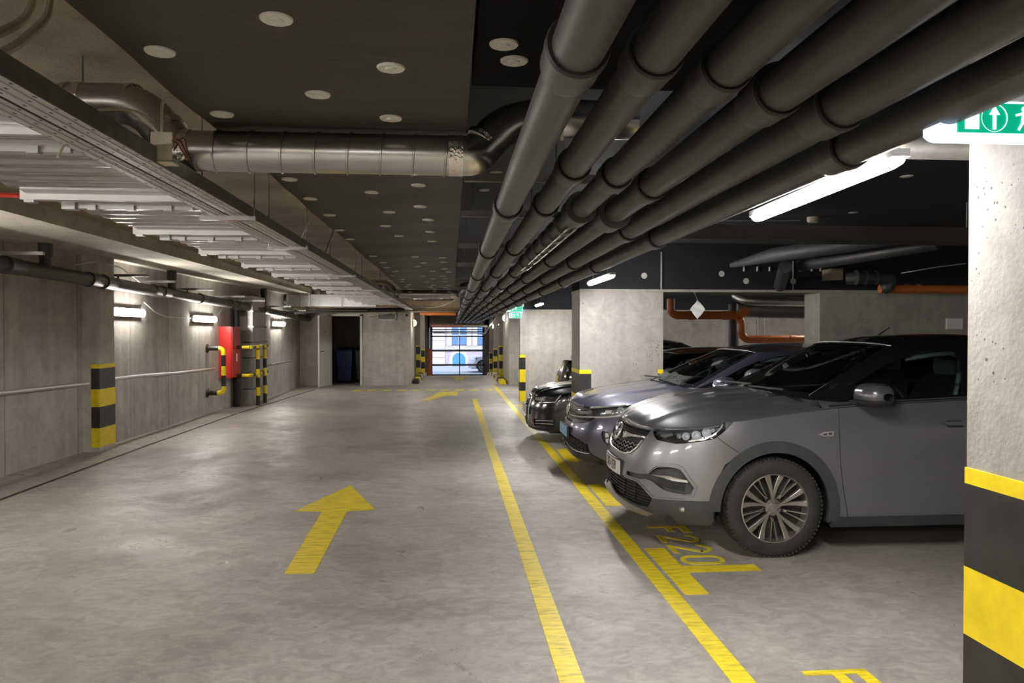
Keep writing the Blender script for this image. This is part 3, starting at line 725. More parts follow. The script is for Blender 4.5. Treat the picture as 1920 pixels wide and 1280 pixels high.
# flexible conduits that arch over the tray
def cab(pts, r, label, mat='cream', rb=.12):
    return tag(MB().tube(bend(pts, rb), r, 8).build('cable', mat), label, 'cable')
cab([(-1.11, 1.76, 2.225), (-1.078, 1.86, 2.29), (-1.167, 2.16, 2.45), (-1.29, 2.44, 2.63), (-1.33, 2.5, 2.74)], .012, 'thick cream conduit arching up from the cable tray at the top left corner')
cab([(-1.10, 1.84, 2.225), (-1.070, 1.93, 2.29), (-1.12, 2.18, 2.46), (-1.235, 2.43, 2.63), (-1.28, 2.5, 2.74)], .012, 'second thick cream conduit, right beside the one in the corner')
cab([(-1.05, 2.83, 2.32), (-1.06, 2.85, 2.46), (-1.0, 2.93, 2.5), (-.95, 2.95, 2.5)], .006, 'thin cream cable looping from the junction box to the insulation edge')
cab([(-1.06, 2.83, 2.32), (-1.12, 2.8, 2.40), (-1.3, 2.75, 2.38), (-1.35, 2.7, 2.2)], .005, 'thin cable bent from the junction box back into the tray')
cab([(-1.1, 5.6, 2.26), (-1.03, 5.7, 2.5), (-.99, 5.6, 2.6)], .007, 'cream conduit bent upward beside the tray, past the nearer spiral duct')
cab([(-1.1, 6.6, 2.26), (-1.05, 6.9, 2.55), (-.99, 7.0, 2.6)], .007, 'grey conduit loop between tray and insulation, further along', 'galvd')
for p, q, d, lab in (((-4.44, 18.5, 2.22), (-.9, 21.56, 2.28), .10, 'long dark cable sagging across the lane before the far wall'), ((-1.0, 19.5, 2.3), (.2, 17.0, 2.38), .16, 'grey cable hanging in a shallow curve under the far spiral duct'), ((-2.4, 22.2, 2.02), (-1.35, 20.9, 2.2), .02, 'straight pale cable rising from the ventilation grille')):
    tag(MB().tube(sag(p, q, d), .008, 6).build('cable', 'galvd'), lab, 'cable')
# ------------------------------------------------------------------ lamps
def tube_lamp(xa, ya, xb, yb, z, label, w=.062):
    t = thing('tube_lamp', label, 'lamp', ((xa+xb)/2, (ya+yb)/2, z), 'ceiling tube lamps in a row beside the pipes')
    a, b = Vector((xa, ya, z)), Vector((xb, yb, z)); d = (b-a).normalized(); s = Vector((d.y, -d.x, 0))
    def sec(p, k): return [p+s*(w/2*k*math.cos(q))+Vector((0, 0, w*.45*k*math.sin(q))) for q in (PI+i*PI/8 for i in range(9))]
    vs = []; ks = [(0, .35), (.02, .85), (.05, 1), (.95, 1), (.98, .85), (1, .35)]
    for u, k in ks: vs += sec(a.lerp(b, u), k)
    fs = [(i*9+j, i*9+j+1, (i+1)*9+j+1, (i+1)*9+j) for i in range(len(ks)-1) for j in range(8)]
    fs += [tuple(range(9)), tuple(reversed(range(45, 54)))]
    MB().add(vs, fs).build('diffuser', 'tube', t)
    mb = MB(); mb.bar(a+Vector((0, 0, .014)), b+Vector((0, 0, .014)), w*.9, .026); mb.build('lamp_body', 'whitep', t, smooth=0)
    mb = MB()
    for u in (.2, .8):
        p = a.lerp(b, u); mb.tube([p+Vector((0, 0, .02)), p+Vector((0, 0, 2.71-z))], .004, 6)
    mb.build('hanger_wire', 'trayside', t); return t
tube_lamp(1.452, 2.31, 1.500, 3.60, 2.165, 'bright tube lamp by the exit sign, nearest the camera')
tube_lamp(1.62, 7.40, 1.63, 8.75, 2.165, 'bright tube lamp hanging in front of the middle concrete pier')
tube_lamp(1.84, 15.0, 1.86, 16.3, 2.165, 'small distant tube lamp over the far bays')
tube_lamp(1.40, -1.9, 1.42, -.6, 2.165, 'added tube lamp behind the camera on the bay side')  # unseen lamp, added to light the near floor
tube_lamp(1.40, -5.9, 1.42, -4.6, 2.165, 'second added tube lamp behind the camera on the bay side')  # another unseen lamp added behind, for a brighter foreground
tube_lamp(-3.0, -1.9, -3.0, -.6, 2.50, 'added tube lamp behind the camera on the side of the wide duct')  # added out of view to even out the light on the left
tube_lamp(-3.0, -5.4, -3.0, -4.1, 2.50, 'second added tube lamp behind the camera on the side of the wide duct')  # second unseen fill lamp, added for the left wall and lane
tube_lamp(1.85, 19.3, 1.87, 20.6, 2.165, 'added tube lamp hidden behind the far striped wall edge')  # added out of sight to light the far wall and lane end
tube_lamp(-.9, -2.6, -.9, -1.3, 2.40, 'added tube lamp behind the camera over the drive lane')  # unseen, added to lift the floor and ceiling near the camera
tube_lamp(6.4, 12.6, 7.7, 12.6, 2.40, 'added tube lamp over the bays behind the beam')  # added behind the beam, out of sight, to brighten the far bays
def wall_lamp(y0, y1, z, label):
    x = lwx((y0+y1)/2)
    t = thing('wall_lamp', label, 'lamp', (x, (y0+y1)/2, z), 'tube lamps along the left wall')
    xa, xb = lwx(y0), lwx(y1); n = 10; vs = []; prof = [(.040, .048), (.052, .046), (.068, .033), (.074, 0), (.068, -.033), (.052, -.046), (.040, -.048)]
    ks = [(0, .5), (.02, .9), (.05, 1), (.95, 1), (.98, .9), (1, .5)]
    for u, k in ks:
        for px, pz in prof: vs.append((xa+(xb-xa)*u+.03+px*k, y0+(y1-y0)*u, z+pz*k))
    m = len(prof); fs = [(i*m+j, i*m+j+1, (i+1)*m+j+1, (i+1)*m+j) for i in range(len(ks)-1) for j in range(m-1)]+[tuple(range(m)), tuple(reversed(range((len(ks)-1)*m, len(ks)*m)))]
    MB().add(vs, fs).build('diffuser', 'wlamp', t)
    mb = MB()
    for za, zb_, d in ((-.062, .062, .045), (.050, .062, .066), (-.062, -.050, .066)):  # upper and lower lips added to keep glare off the wall
        mb.add([(xa+.002, y0-.01, z+za), (xb+.002, y1+.01, z+za), (xb+.002, y1+.01, z+zb_), (xa+.002, y0-.01, z+zb_), (xa+d, y0-.01, z+za), (xb+d, y1+.01, z+za), (xb+d, y1+.01, z+zb_), (xa+d, y0-.01, z+zb_)],
             [(0,1,2,3),(7,6,5,4),(0,4,5,1),(3,2,6,7),(0,3,7,4),(1,5,6,2)])
    mb.build('lamp_body', 'whitep', t, smooth=0)
wall_lamp(10.95, 11.95, 1.88, 'lit wall lamp just past the striped column')
wall_lamp(14.1, 15.3, 1.835, 'lit wall lamp left of the red cabinet')
wall_lamp(18.9, 20.1, 1.79, 'lit wall lamp beyond the silver duct, by the far corner')
wall_lamp(5.5, 6.7, 1.92, 'added lit wall lamp on the near part of the left wall')  # lamp out of view, added for more even light
wall_lamp(2.6, 3.8, 1.92, 'added lit wall lamp on the left wall just ahead of the camera')  # added outside the view to light the near floor
wall_lamp(-.3, .9, 1.92, 'added lit wall lamp on the left wall level with the camera')  # unseen too, added to brighten the lane beside the camera
wall_lamp(-3.4, -2.2, 1.92, 'added lit wall lamp on the left wall behind the camera')  # added behind the camera for its light on the foreground
wall_lamp(-6.4, -5.2, 1.92, 'added lit wall lamp on the left wall, farthest behind the camera')  # last of the unseen wall lamps added for fill
for x, y, z, lab in ((-1.16, 23.2, 1.86, 'round bulkhead lamp on the left corner of the exit passage'), (-1.36, 29.5, 1.80, 'round bulkhead lamp further down the left side of the passage'),
                     (1.70, 23.4, 2.02, 'round bulkhead lamp on the right corner of the exit passage'), (1.90, 28.6, 1.86, 'round bulkhead lamp between the right pilasters'), (1.9, 33.0, 1.82, 'round bulkhead lamp nearest the gate on the right')):
    t = thing('bulkhead_lamp', lab, 'lamp', (x, y, z)); s = 1 if x < 0 else -1
    MB().lathe([(0, .09), (.05, .082), (.08, .055), (.095, .02)], (x, y, z), (s, 0, 0), 24).build('globe', 'blamp', t)
    MB().lathe([(.11, .022), (.115, 0), (.11, -.02), (0, -.02)], (x, y, z), (s, 0, 0), 24).build('base_ring', 'whitep', t)
# ------------------------------------------------------------------ emergency exit signs
def exit_sign(x0, x1, y, z0, z1, label, rim=.13, lm=.044):
    t = thing('exit_sign', label, 'sign', ((x0+x1)/2, y, z0)); h = z1-z0; zc = (z0+z1)/2; d = .035
    prof = [(-d, -.40), (-d*1.05, -.30), (-d*1.15, 0), (-d*1.05, .30), (-d, .40), (-d*.6, .5), (d*.6, .5), (d, .40), (d, -.40), (d*.6, -.5), (-d*.6, -.5)]
    n = len(prof); ks = [(x0, .80), (x0+.008, .95), (x0+.02, 1), (x1-.02, 1), (x1-.008, .95), (x1, .8)]
    vs = [(x, y+py*(.9+.1*k), zc+pz*h*k) for x, k in ks for py, pz in prof]
    fs = [(i*n+j, i*n+(j+1) % n, (i+1)*n+(j+1) % n, (i+1)*n+j) for i in range(len(ks)-1) for j in range(n)]+[tuple(range(n)), tuple(reversed(range(n*(len(ks)-1), n*len(ks))))]
    MB().add(vs, fs).build('light_body', 'signw', t)
    yf = y-d*1.15-.004; gx0 = x0+lm; gx1 = x1-.006; a, b = z0+h*rim, z1-h*rim
    mb = MB(); mb.box(gx0, gx1, yf, yf+.006, a, b)
    mb.build('pictogram_panel', 'signg', t, smooth=0)
    mb = MB(); dx = gx1-gx0; yf -= .0015; q = .001
    mb.box(gx0+.018, gx0+.056, yf, yf+q, a+.008, b-.006)              # doorway
    mb.build('doorway_mark', 'signline', t, smooth=0); mb = MB()
    cx = gx0+.098; zc2 = (a+b)/2
    mb.add([(cx-.005, yf, zc2-.030), (cx+.005, yf, zc2-.030), (cx+.005, yf, zc2+.010), (cx-.005, yf, zc2+.010)], [(0,1,2,3)])
    mb.add([(cx-.015, yf, zc2+.008), (cx+.015, yf, zc2+.008), (cx, yf, zc2+.033)], [(0,1,2)])
    mb.build('arrow_mark', 'signline', t, smooth=0); mb = MB()
    R = [(.036*math.cos(i*PI*2/40), .036*math.sin(i*PI*2/40)) for i in range(41)]
    for i in range(40):
        k0 = .0012+.0018*(R[i][0] > 0)*abs(R[i][0])/.036; (p, r), (p2, r2) = R[i], R[i+1]
        mb.add([(cx+p, yf, zc2+r), (cx+p2, yf, zc2+r2), (cx+p2*(1-k0/.036), yf, zc2+r2*(1-k0/.036)), (cx+p*(1-k0/.036), yf, zc2+r*(1-k0/.036))], [(0,1,2,3)])
    mb.build('ring_mark', 'signline', t, smooth=0); mb = MB()
    px = min(gx0+.180, x1-.055)
    mb.add([(px+.008*math.cos(i*PI/6), yf, b-.014+.008*math.sin(i*PI/6)) for i in range(12)], [tuple(range(12))])
    for s0, s1, w in (((0, -.022), (-.004, -.048), .011), ((0, -.024), (-.024, -.030), .006), ((0, -.026), (.020, -.040), .006), ((-.004, -.048), (-.016, -.068), .007), ((-.004, -.048), (.014, -.056), .007), ((.014, -.056), (.022, -.072), .006)):
        p0 = Vector((px+s0[0], yf, b+s0[1])); p1 = Vector((px+s1[0], yf, b+s1[1])); dd = (p1-p0).normalized(); nn = Vector((-dd.z, 0, dd.x))*w/2
        mb.add([p0-nn, p1-nn, p1+nn, p0+nn], [(0,1,2,3)])
    mb.build('running_figure', 'signline', t, smooth=0)
    MB().box(x1-.02, x1+.03, y-.02, y+.02, z1-.01, z1+.05).build('bracket', 'whitep', t, smooth=0)
    return t
exit_sign(1.262, 1.660, 1.88, 2.102, 2.204, 'lit green emergency exit sign on the near right pier, arrow pointing up')
exit_sign(1.27, 1.62, 16.90, 2.04, 2.17, 'small lit green exit sign on the far striped wall edge, upper of two', .03, .01)
t = exit_sign(1.31, 1.58, 16.90, 1.90, 2.02, 'small lit green exit sign hanging below another at the far wall edge', .03, .01)
# short pipe stub beyond the near exit sign
t = thing('insulated_pipe', 'short grey wrapped pipe end behind the exit sign and lamp', 'pipe', (1.7, 2.6, 2.2))
MB().tube([(1.62, 2.65, 2.285), (2.6, 2.65, 2.285)], .045, 24).build('pipe_body', 'galvd', t)
MB().lathe([(.048, -.01), (.048, .01)], (1.64, 2.65, 2.285), (1, 0, 0), 24).build('clamp', 'cream', t)
# ------------------------------------------------------------------ left wall: drain pipe, branches, brackets, rails
t = thing('drain_pipe', 'dark grey drain pipe running along the left concrete wall under the ceiling', 'pipe', (-4.65, 8, 2.2))
WP = [(-4.78, -3, 2.40), (-4.70, 6, 2.325), (-4.62, 8.05, 2.293), (-4.60, 9.95, 2.262), (-4.56, 14.6, 2.19), (-4.30, 19.2, 2.05), (-4.22, 21.0, 1.99), (-4.18, 22.36, 1.97)]
r = .082
MB().tube(WP, r, 26).build('pipe_body', 'pvc', t)
def wpt(y):
    for a, b in zip(WP[:-1], WP[1:]):
        if y <= b[1]: k = (y-a[1])/(b[1]-a[1]); return Vector(a).lerp(Vector(b), k), (Vector(b)-Vector(a)).normalized()
    return Vector(WP[-1]), Vector((0, 1, 0))
for y in (8.15, 9.9, 10.3, 11.9, 12.25, 14.0, 15.6, 16.0, 17.8, 19.6, 20.9):
    p, d = wpt(y)
    MB().lathe([(r, -.30), (r*1.10, -.26), (r*1.13, -.03), (r*1.17, -.025), (r*1.17, 0), (r*.98, .002)], p, tuple(-d), 28).build('socket', 'pvc', t)
    MB().lathe([(r*.99, 0), (r*1.17, 0), (r*1.15, .012), (r*.99, .012)], p, tuple(-d), 28, closed=True).build('seal_ring', 'rubber', t)
for y, top in ((8.93, 2.60), (12.7, 2.60), (17.9, 2.60)):
    p, d = wpt(y); s = MB().tube([p, (p.x, p.y, 2.44), (p.x, p.y, 2.455), (p.x, p.y, top)], [.062, .062, .074, .074], 24)
    s.build('branch', 'pvc', t)
brk = [(8.2, -4.25, 1), (10.75, -4.18, 0), (11.8, -4.2, 1), (13.4, -4.12, 0), (15.3, -4.1, 1), (16.5, -4.0, 1), (18.4, -3.85, 1), (20.0, -3.8, 1)]
for y, xe, w in brk:
    p, d = wpt(y); mb = MB(); z = p.z+.125; mb.bar((lwx(y), y, z), (xe, y, z), .041, .035); mb.bar((p.x, y, z), (p.x, y, p.z+.08), .03, .004, up=(0, 1, 0))
    tag(mb.build('pipe_bracket', 'galv' if w else 'trayside', smooth=0), 'steel cantilever bracket over the wall drain pipe', 'bracket', 'brackets above the wall drain pipe')
def rail(pts, label, rr=.026):
    t = thing('protective_rail', label, 'rail', pts[0])
    MB().tube(pts, rr, 16).build('rail_pipe', 'rail', t)
    a, b = Vector(pts[0]), Vector(pts[-1]); n = max(2, int((b-a).length/1.6))
    for i in range(n+1):
        p = a.lerp(b, (i+.15)/(n+.3)); MB().tube([(lwx(p.y), p.y, p.z), p], .012, 8).build('wall_stub', 'galvd', t)
rail([(-4.80, 3, .955), (-4.74, 8, .955), (-4.705, 10.1, .925)], 'silver pipe rail on the left wall, ending at the striped column')
rail([(-4.70, 10.8, .935), (-4.69, 11.6, .93), (-4.65, 13.2, .885), (-4.65, 15.1, .865)], 'silver pipe rail on the wall between striped column and red cabinet')
rail([(-4.30, 18.3, .80), (-4.33, 19.6, .80), (-4.34, 21.4, .80)], 'short silver rail on the wall beyond the silver duct')
cab([(-4.80, 10.0, 2.45), (-4.66, 10.24, 2.52), (-4.62, 10.9, 2.5), (-4.70, 12.1, 2.25)], .008, 'white cable drooping from the striped column head to the wall', 'whitep')
cab([(-4.74, 12.0, 2.05), (-4.72, 12.4, 1.9), (-4.74, 12.9, 1.84), (-4.74, 14.1, 1.84)], .008, 'white cable linking the two nearer wall lamps', 'whitep')
cab([(-4.68, 15.2, 1.84), (-4.66, 15.6, 2.0), (-4.66, 15.8, 2.15)], .008, 'white cable looping beside the red cabinet up to the drain pipe', 'whitep')
cab([(-4.9, 8.4, 2.36), (-4.8, 9.6, 2.42), (-4.75, 10.26, 2.52)], .006, 'thin cable along the wall top left of the striped column', 'galvd')
tag(MB().box(-4.945, -4.93, 8.35, 8.47, 2.40, 2.49).build('junction_box', 'whitep', smooth=0), 'small square white box high on the near left wall', 'junction box')
# red hose cabinet
t = thing('hose_cabinet', 'red fire hose cabinet on the left wall behind the yellow-black pipe guard', 'cabinet', (-4.6, 15.9, .645))
MB().box(-4.72, -4.47, 15.62, 16.25, .645, 1.70).build('case', 'red', t, smooth=0)
MB().box(-4.468, -4.450, 15.64, 16.23, .66, 1.685).build('door', 'red', t, smooth=0)
MB().box(-4.452, -4.446, 15.9, 16.0, .98, 1.14).build('sticker', 'whitep', t, smooth=0)
MB().box(-4.452, -4.440, 15.70, 15.72, 1.15, 1.22).build('latch', 'chrome', t, smooth=0)
def striped_tube(parent, pts, r, step, name='pipe', n=16, start=0):
    """pipe painted in bands; the bands follow its length"""
    P = [Vector(p) for p in pts]; D = [0]
    for a, b in zip(P[:-1], P[1:]): D.append(D[-1]+(b-a).length)
    # resample
    tot = D[-1]; m = max(8, int(tot/.03)); Q = []
    for i in range(m+1):
        s = tot*i/m
        for j in range(len(P)-1):
            if s <= D[j+1]+1e-9: Q.append(P[j].lerp(P[j+1], (s-D[j])/max(1e-9, D[j+1]-D[j]))); break
    mb = MB().tube(Q, r, n); k = 0
    for i in range(m):
        band = int((tot*(i+.5)/m)/step+start) % 2
        for j in range(n): mb.m[i*n+j] = band
    return mb.build(name, ['yellow', 'black'], parent)
t = thing('pipe_guard', 'yellow and black striped pipe guard bent in a U before the red cabinet', 'guard rail', (-4.45, 14.95, .35))
striped_tube(t, bend([(-4.72, 14.95, 1.27), (-4.42, 14.95, 1.27), (-4.42, 14.95, .40), (-4.72, 14.95, .40)], .10, 6), .045, .20, 'guard_pipe', start=1)
for z in (1.27, .40): MB().lathe([(0, 0), (.085, 0), (.085, .02), (.05, .03)], (-4.735, 14.95, z), (1, 0, 0), 20).build('wall_flange', 'black', t)
t = thing('pipe_guard', 'yellow and black barrier of two posts and two rails before the silver duct', 'guard rail', (-4.15, 16.6, 0))
for y in (16.55, 17.15):
    striped_tube(t, [(-4.17, y, 0), (-4.17, y, 1.30)], .043, .20, 'post', start=1)
for z in (1.27, .68):
    striped_tube(t, [(-4.20, 16.0, z), (-4.20, 17.45, z)], .036, .19, 'rail', start=0)
    for y in (16.0, 17.42): striped_tube(t, bend([(-4.20, y, z), (-4.26, y, z), (-4.32 if y > 17 else -4.66, y, z)], .03), .036, .14, 'return_arm')
    for y in (16.55, 17.15): MB().lathe([(.05, -.04), (.058, -.035), (.058, .035), (.05, .04)], (-4.185, y, z), (0, 0, 1), 18).build('clamp', 'yellow', t)
tag(MB().tube([(-4.56, 16.32, 0), (-4.54, 16.30, .35), (-4.56, 16.33, .8), (-4.56, 16.33, 2.2)], [.075, .085, .075, .075], 20).build('standpipe', 'blackpl'), 'black wrapped standpipe between red cabinet and silver duct', 'pipe')
t = thing('ventilation_duct', 'upright galvanised rectangular duct on the left wall with a paper notice', 'duct', (-4.5, 17.1, 0))
mb = MB(); z = 0
for i in range(7):
    mb.box(-4.72, -4.33, 16.75, 17.95, z+.003, z+.337); z += .34
mb.build('duct_body', 'galvd', t, smooth=0)
mb = MB()
for i in range(1, 7): mb.box(-4.74, -4.31, 16.73, 17.97, .34*i-.015, .34*i+.015)
mb.build('flange', 'galv', t, smooth=0)
MB().box(-4.62, -4.44, 16.72, 16.73, 1.62, 1.93).build('paper_notice', 'paper', t, smooth=0)
t = thing('ventilation_duct', 'horizontal galvanised duct below the ceiling before the far wall', 'duct', (-3.6, 20.4, 2.2))
mb = MB(); mb.box(-4.35, -2.0, 20.2, 20.6, 2.26, 2.58); mb.build('duct_body', 'galv', t, smooth=0)
mb = MB()
for x in (-4.3, -3.95, -3.75, -2.9): mb.box(x-.015, x+.015, 20.18, 20.62, 2.24, 2.60)
mb.build('flange', 'galvd', t, smooth=0)
MB().tube(bend([(-4.35, 20.4, 2.42), (-4.6, 20.4, 2.42), (-4.6, 20.4, 2.0)], .15), .13, 20).build('elbow', 'blackpl', t)
tag(MB().tube(bend([(-4.1, 20.0, 2.1), (-3.8, 20.1, 2.14), (-3.2, 20.2, 2.16), (-2.3, 20.4, 2.17), (-1.3, 20.9, 2.2)], .4), .06, 14).build('flexible_hose', 'blackpl'), 'dark flexible hose lying under the horizontal duct', 'hose')
# ------------------------------------------------------------------ bin room door and bins
t = struct(MB().box(-3.60, -3.54, 22.30, 22.62, 0, 2.10).box(-2.68, -2.62, 22.30, 22.62, 0, 2.10).box(-3.60, -2.62, 22.30, 22.62, 2.05, 2.12).build('trim_4', 'doorw', smooth=0))
d0 = Vector((-3.56, 22.32, 0)); d1 = Vector((-3.74, 21.50, 0)); dr = (d1-d0)
mb = MB(); mb.bar(d0+Vector((0, 0, 1.04)), d1+Vector((0, 0, 1.04)), .045, 2.03)
door = struct(mb.build('door_1', 'doorw', smooth=0))
p = d0+dr*.90
for s in (-1, 1):
    n = Vector((dr.y, -dr.x, 0)).normalized()*s
    MB().tube(bend([p+n*.02+Vector((0, 0, 1.03)), p+n*.07+Vector((0, 0, 1.03)), p+n*.07-dr.normalized()*.13+Vector((0, 0, 1.03))], .02), .01, 10).build('door_handle', 'blackpl', door)
q = d0+dr*.5+Vector((dr.y, -dr.x, 0)).normalized()*-.025; MB().box(q.x-.04, q.x+.04, q.y-.004, q.y+.004, 1.55, 1.63).build('door_sign', 'red', door, smooth=0)
def bin_(x, y, mat, label):
    t = thing('wheelie_bin', label, 'bin', (x, y, 0))
    mb = MB(); w = .24
    vs = [(x+sx*w*k, y+sy*.3*k, z) for z, k in ((.08, .78), (1.0, 1.0)) for sx, sy in ((-1,-1), (1,-1), (1,1), (-1,1))]
    mb.add(vs, [(3,2,1,0), (4,5,6,7), (0,1,5,4), (1,2,6,5), (2,3,7,6), (3,0,4,7)]); mb.build('bin_body', mat, t, smooth=0)
    vs = [(x-.26, y-.34, 1.0), (x+.26, y-.34, 1.0), (x+.26, y+.33, 1.04), (x-.26, y+.33, 1.04), (x-.24, y-.32, 1.04), (x+.24, y-.32, 1.04), (x+.24, y+.3, 1.10), (x-.24, y+.3, 1.10)]
    MB().add(vs, [(3,2,1,0), (4,5,6,7), (0,1,5,4), (1,2,6,5), (2,3,7,6), (3,0,4,7)]).build('lid', mat, t, smooth=0)
    for s in (-1, 1): MB().lathe([(0, -.02), (.09, -.02), (.1, 0), (.09, .02), (0, .02)], (x+s*.22, y+.24, .1), (1, 0, 0), 18).build('wheel', 'rubber', t)
bin_(-3.28, 23.6, 'binb', 'dark blue wheeled bin inside the bin room, left of the doorway')
bin_(-2.72, 23.7, 'binn', 'dark wheeled bin inside the bin room, right of the doorway')
t = thing('ventilation_grille', 'grey louvred grille in the far wall right of the bin room door', 'grille', (-1.95, 22.3, 1.95))
mb = MB(); mb.box(-2.15, -1.65, 22.33, 22.35, 1.96, 2.13); mb.build('back_plate', 'dark', t, smooth=0)
mb = MB()
for k in range(7): mb.bar((-2.15, 22.32, 1.97+.024*k), (-1.65, 22.32, 1.97+.024*k), .018, .006)
mb.build('louvres', 'galvd', t, smooth=0)
mb = MB(); mb.box(-2.18, -2.15, 22.30, 22.35, 1.93, 2.16); mb.box(-1.65, -1.62, 22.30, 22.35, 1.93, 2.16); mb.box(-2.18, -1.62, 22.30, 22.35, 1.93, 1.96); mb.box(-2.18, -1.62, 22.30, 22.35, 2.13, 2.16)
mb.build('frame', 'galvd', t, smooth=0)
tag(MB().lathe([(0, .04), (.035, .03), (.04, 0)], (-1.32, 22.33, 2.08), (0, -1, 0), 16).build('security_camera', 'blackpl'), 'tiny black dome camera high at the far wall corner', 'camera')
# ------------------------------------------------------------------ kerbs of the passage
def kerb(x0, x1, ya, yb, label):
    n = 9; t = thing('kerb', label, 'kerb', ((x0+x1)/2, ya, 0)); s = (yb-ya)/n
    for i in range(n):
        a, b = ya+s*i, ya+s*(i+1)-.01; m = x0+(x1-x0)*.5; za = fz(a)-.01; zb = fz(b)-.01
        vs = [(x0, a, za), (x1, a, za), (x1, b, zb), (x0, b, zb), (x0+.03, a, za+.13), (x1-.03, a, za+.13), (x1-.03, b, zb+.13), (x0+.03, b, zb+.13)]
        MB().add(vs, [(3,2,1,0), (4,5,6,7), (0,1,5,4), (1,2,6,5), (2,3,7,6), (3,0,4,7)]).build('kerb_block', 'black' if (i % 2 == (0 if x0 < 0 else 1)) else 'yellow', t, smooth=0)
kerb(-1.18, -.98, 22.9, 30.6, 'yellow and black block kerb along the left side of the passage')
kerb(1.46, 1.66, 22.5, 30.6, 'yellow and black block kerb along the right side of the passage')
# ------------------------------------------------------------------ overhead things in the passage
tag(MB().tube([(-1.0, 24.3, 2.17), (.15, 24.3, 2.17)], .055, 16).build('drain_pipe', 'orange'), 'short orange pipe across the ceiling before the passage', 'pipe')
t = thing('height_bar', 'red and white height limit bar hanging across the passage', 'barrier', (.3, 33, 1.8))
MB().tube([(-.9, 33, 1.86), (.50, 33, 1.84)], .07, 18).build('red_part', pbr('lit_red', (.85, .38, .34), .45), t)  # red whitened to pink for the light on the bar
MB().tube([(.50, 33, 1.84), (1.6, 33, 1.84)], .045, 18).build('white_part', 'whitep', t)
for x in (-.6, 1.3): MB().tube([(x, 33, 1.86), (x, 33, 2.4)], .006, 6).build('chain', 'galvd', t)
t = thing('conduit', 'white conduits and brackets on the right wall before the gate', 'conduit', (1.8, 35, 1.8))
MB().tube(bend([(1.78, 30.2, 2.1), (1.72, 33, 1.9), (1.62, 35.5, 1.5), (1.3, 37.5, 1.52), (-.9, 37.6, 1.52)], .2), .03, 10).build('white_pipe', 'whitep', t)
MB().tube([(1.62, 35.5, 1.5), (1.62, 35.5, 1.9)], .03, 10).build('bracket', 'whitep', t)
tag(MB().box(-1.08, -.93, 35.9, 36.05, fz(36)-.05, fz(36)+1.3).box(-1.09, -.92, 35.89, 36.06, .15, .17).build('bollard', pbr('signal_orange', (.85, .16, .02), .4), smooth=0), 'orange post at the left side of the gate', 'post')
# ------------------------------------------------------------------ the gate
t = thing('garage_gate', 'closed sectional gate with clear panels, street visible behind', 'gate', (.3, 38.3, fz(38.3)))
g0, g1, zb, zt = -1.06, 1.70, fz(38.2)-.02, 1.80; Y = 38.2
mb = MB()
for z, h in ((zb+.04, .09), (-.11, .095), (.62, .095), (1.345, .07), (1.585, .05), (1.69, .06)): mb.box(g0, g1, Y, Y+.05, z-h/2, z+h/2)
mb.box(g0-.02, g0+.11, Y, Y+.06, zb, zt); mb.box(g1-.11, g1+.02, Y, Y+.06, zb, zt)
mb.build('frame', pbr('grey_gate_frame', (.16, .17, .20), .4, .5), t, smooth=0)
mb = MB(); mb.box(.405, .445, Y, Y+.05, zb, 1.36); mb.build('mullion', pbr('grey_mullion', (.16, .17, .20), .4, .5), t, smooth=0)
for z0, z1 in ((zb+.08, -.155), (-.065, .575), (.665, 1.31), (1.38, 1.56)):
    for a, b in ((g0+.11, .405), (.445, g1-.11)): MB().box(a, b, Y+.02, Y+.026, z0, z1).build('pane', 'clear', t, smooth=0)
# ------------------------------------------------------------------ the street outside
zs = fz(38.6)-.02
struct(MB().box(-30, 30, 38.7, 49.4, zs-.2, zs).build('street', pbr('pale_asphalt', (.42, .45, .50), .7, var=.08, vscale=2), smooth=0))
t = thing('street_building', 'pale building across the street with arched blue door', 'building', (0, 49.5, zs))
fac = pbr('lavender_plaster', (.62, .52, .60), .8, var=.06, vscale=3); stone = pbr('white_stone', (.85, .84, .82), .8)
MB().box(-14, 14, 49.5, 52, zs, 9).build('facade', fac, t, smooth=0)
mb = MB()
for k in range(16): mb.box(-3.2, -.42, 49.40, 49.5, zs+.05+.55*k, zs+.57+.55*k)
mb.build('quoin_stones', stone, t, smooth=0)
mb = MB(); mb.box(-.4, 14, 49.38, 49.5, .42, .62); mb.box(-.4, 14, 49.35, 49.5, .55, .62); mb.build('ledge', stone, t, smooth=0)
for x0 in (.03, 1.72, 3.4, 5.1):
    w = 1.0
    f = MB().box(x0-.28, x0, 49.40, 49.5, .66, 2.6).box(x0+w, x0+w+.28, 49.40, 49.5, .66, 2.6).box(x0-.28, x0+w+.28, 49.40, 49.5, 2.6, 2.85).build('window_surround', stone, t, smooth=0)
    mb = MB(); mb.box(x0, x0+w, 49.45, 49.5, .72, 2.6, 0)
    mb.build('window_pane', pbr('blue_window', (.16, .30, .55), .25), t, smooth=0)
    mb = MB(); mb.box(x0+w/2-.03, x0+w/2+.03, 49.43, 49.45, .72, 2.6); mb.box(x0, x0+w, 49.43, 49.45, 1.3, 1.35); mb.build('glazing_bar', stone, t, smooth=0)
def arch(x0, x1, z0, zsp, y0, y1, mat, name):
    r = (x1-x0)/2; P = [(x0, z0), (x1, z0)]+[((x0+x1)/2+r*math.cos(a), zsp+r*math.sin(a)) for a in [PI*i/16 for i in range(17)]]
    MB().prism(P, lambda a, b: (a, y0, b), lambda a, b: (a, y1, b)).build(name, mat, t, smooth=0)
arch(-.10, 1.10, zs, -.20, 49.42, 49.5, stone, 'door_surround')
arch(.08, .93, zs, -.24, 49.38, 49.44, pbr('blue_door', (.10, .36, .55), .5), 'arched_door')
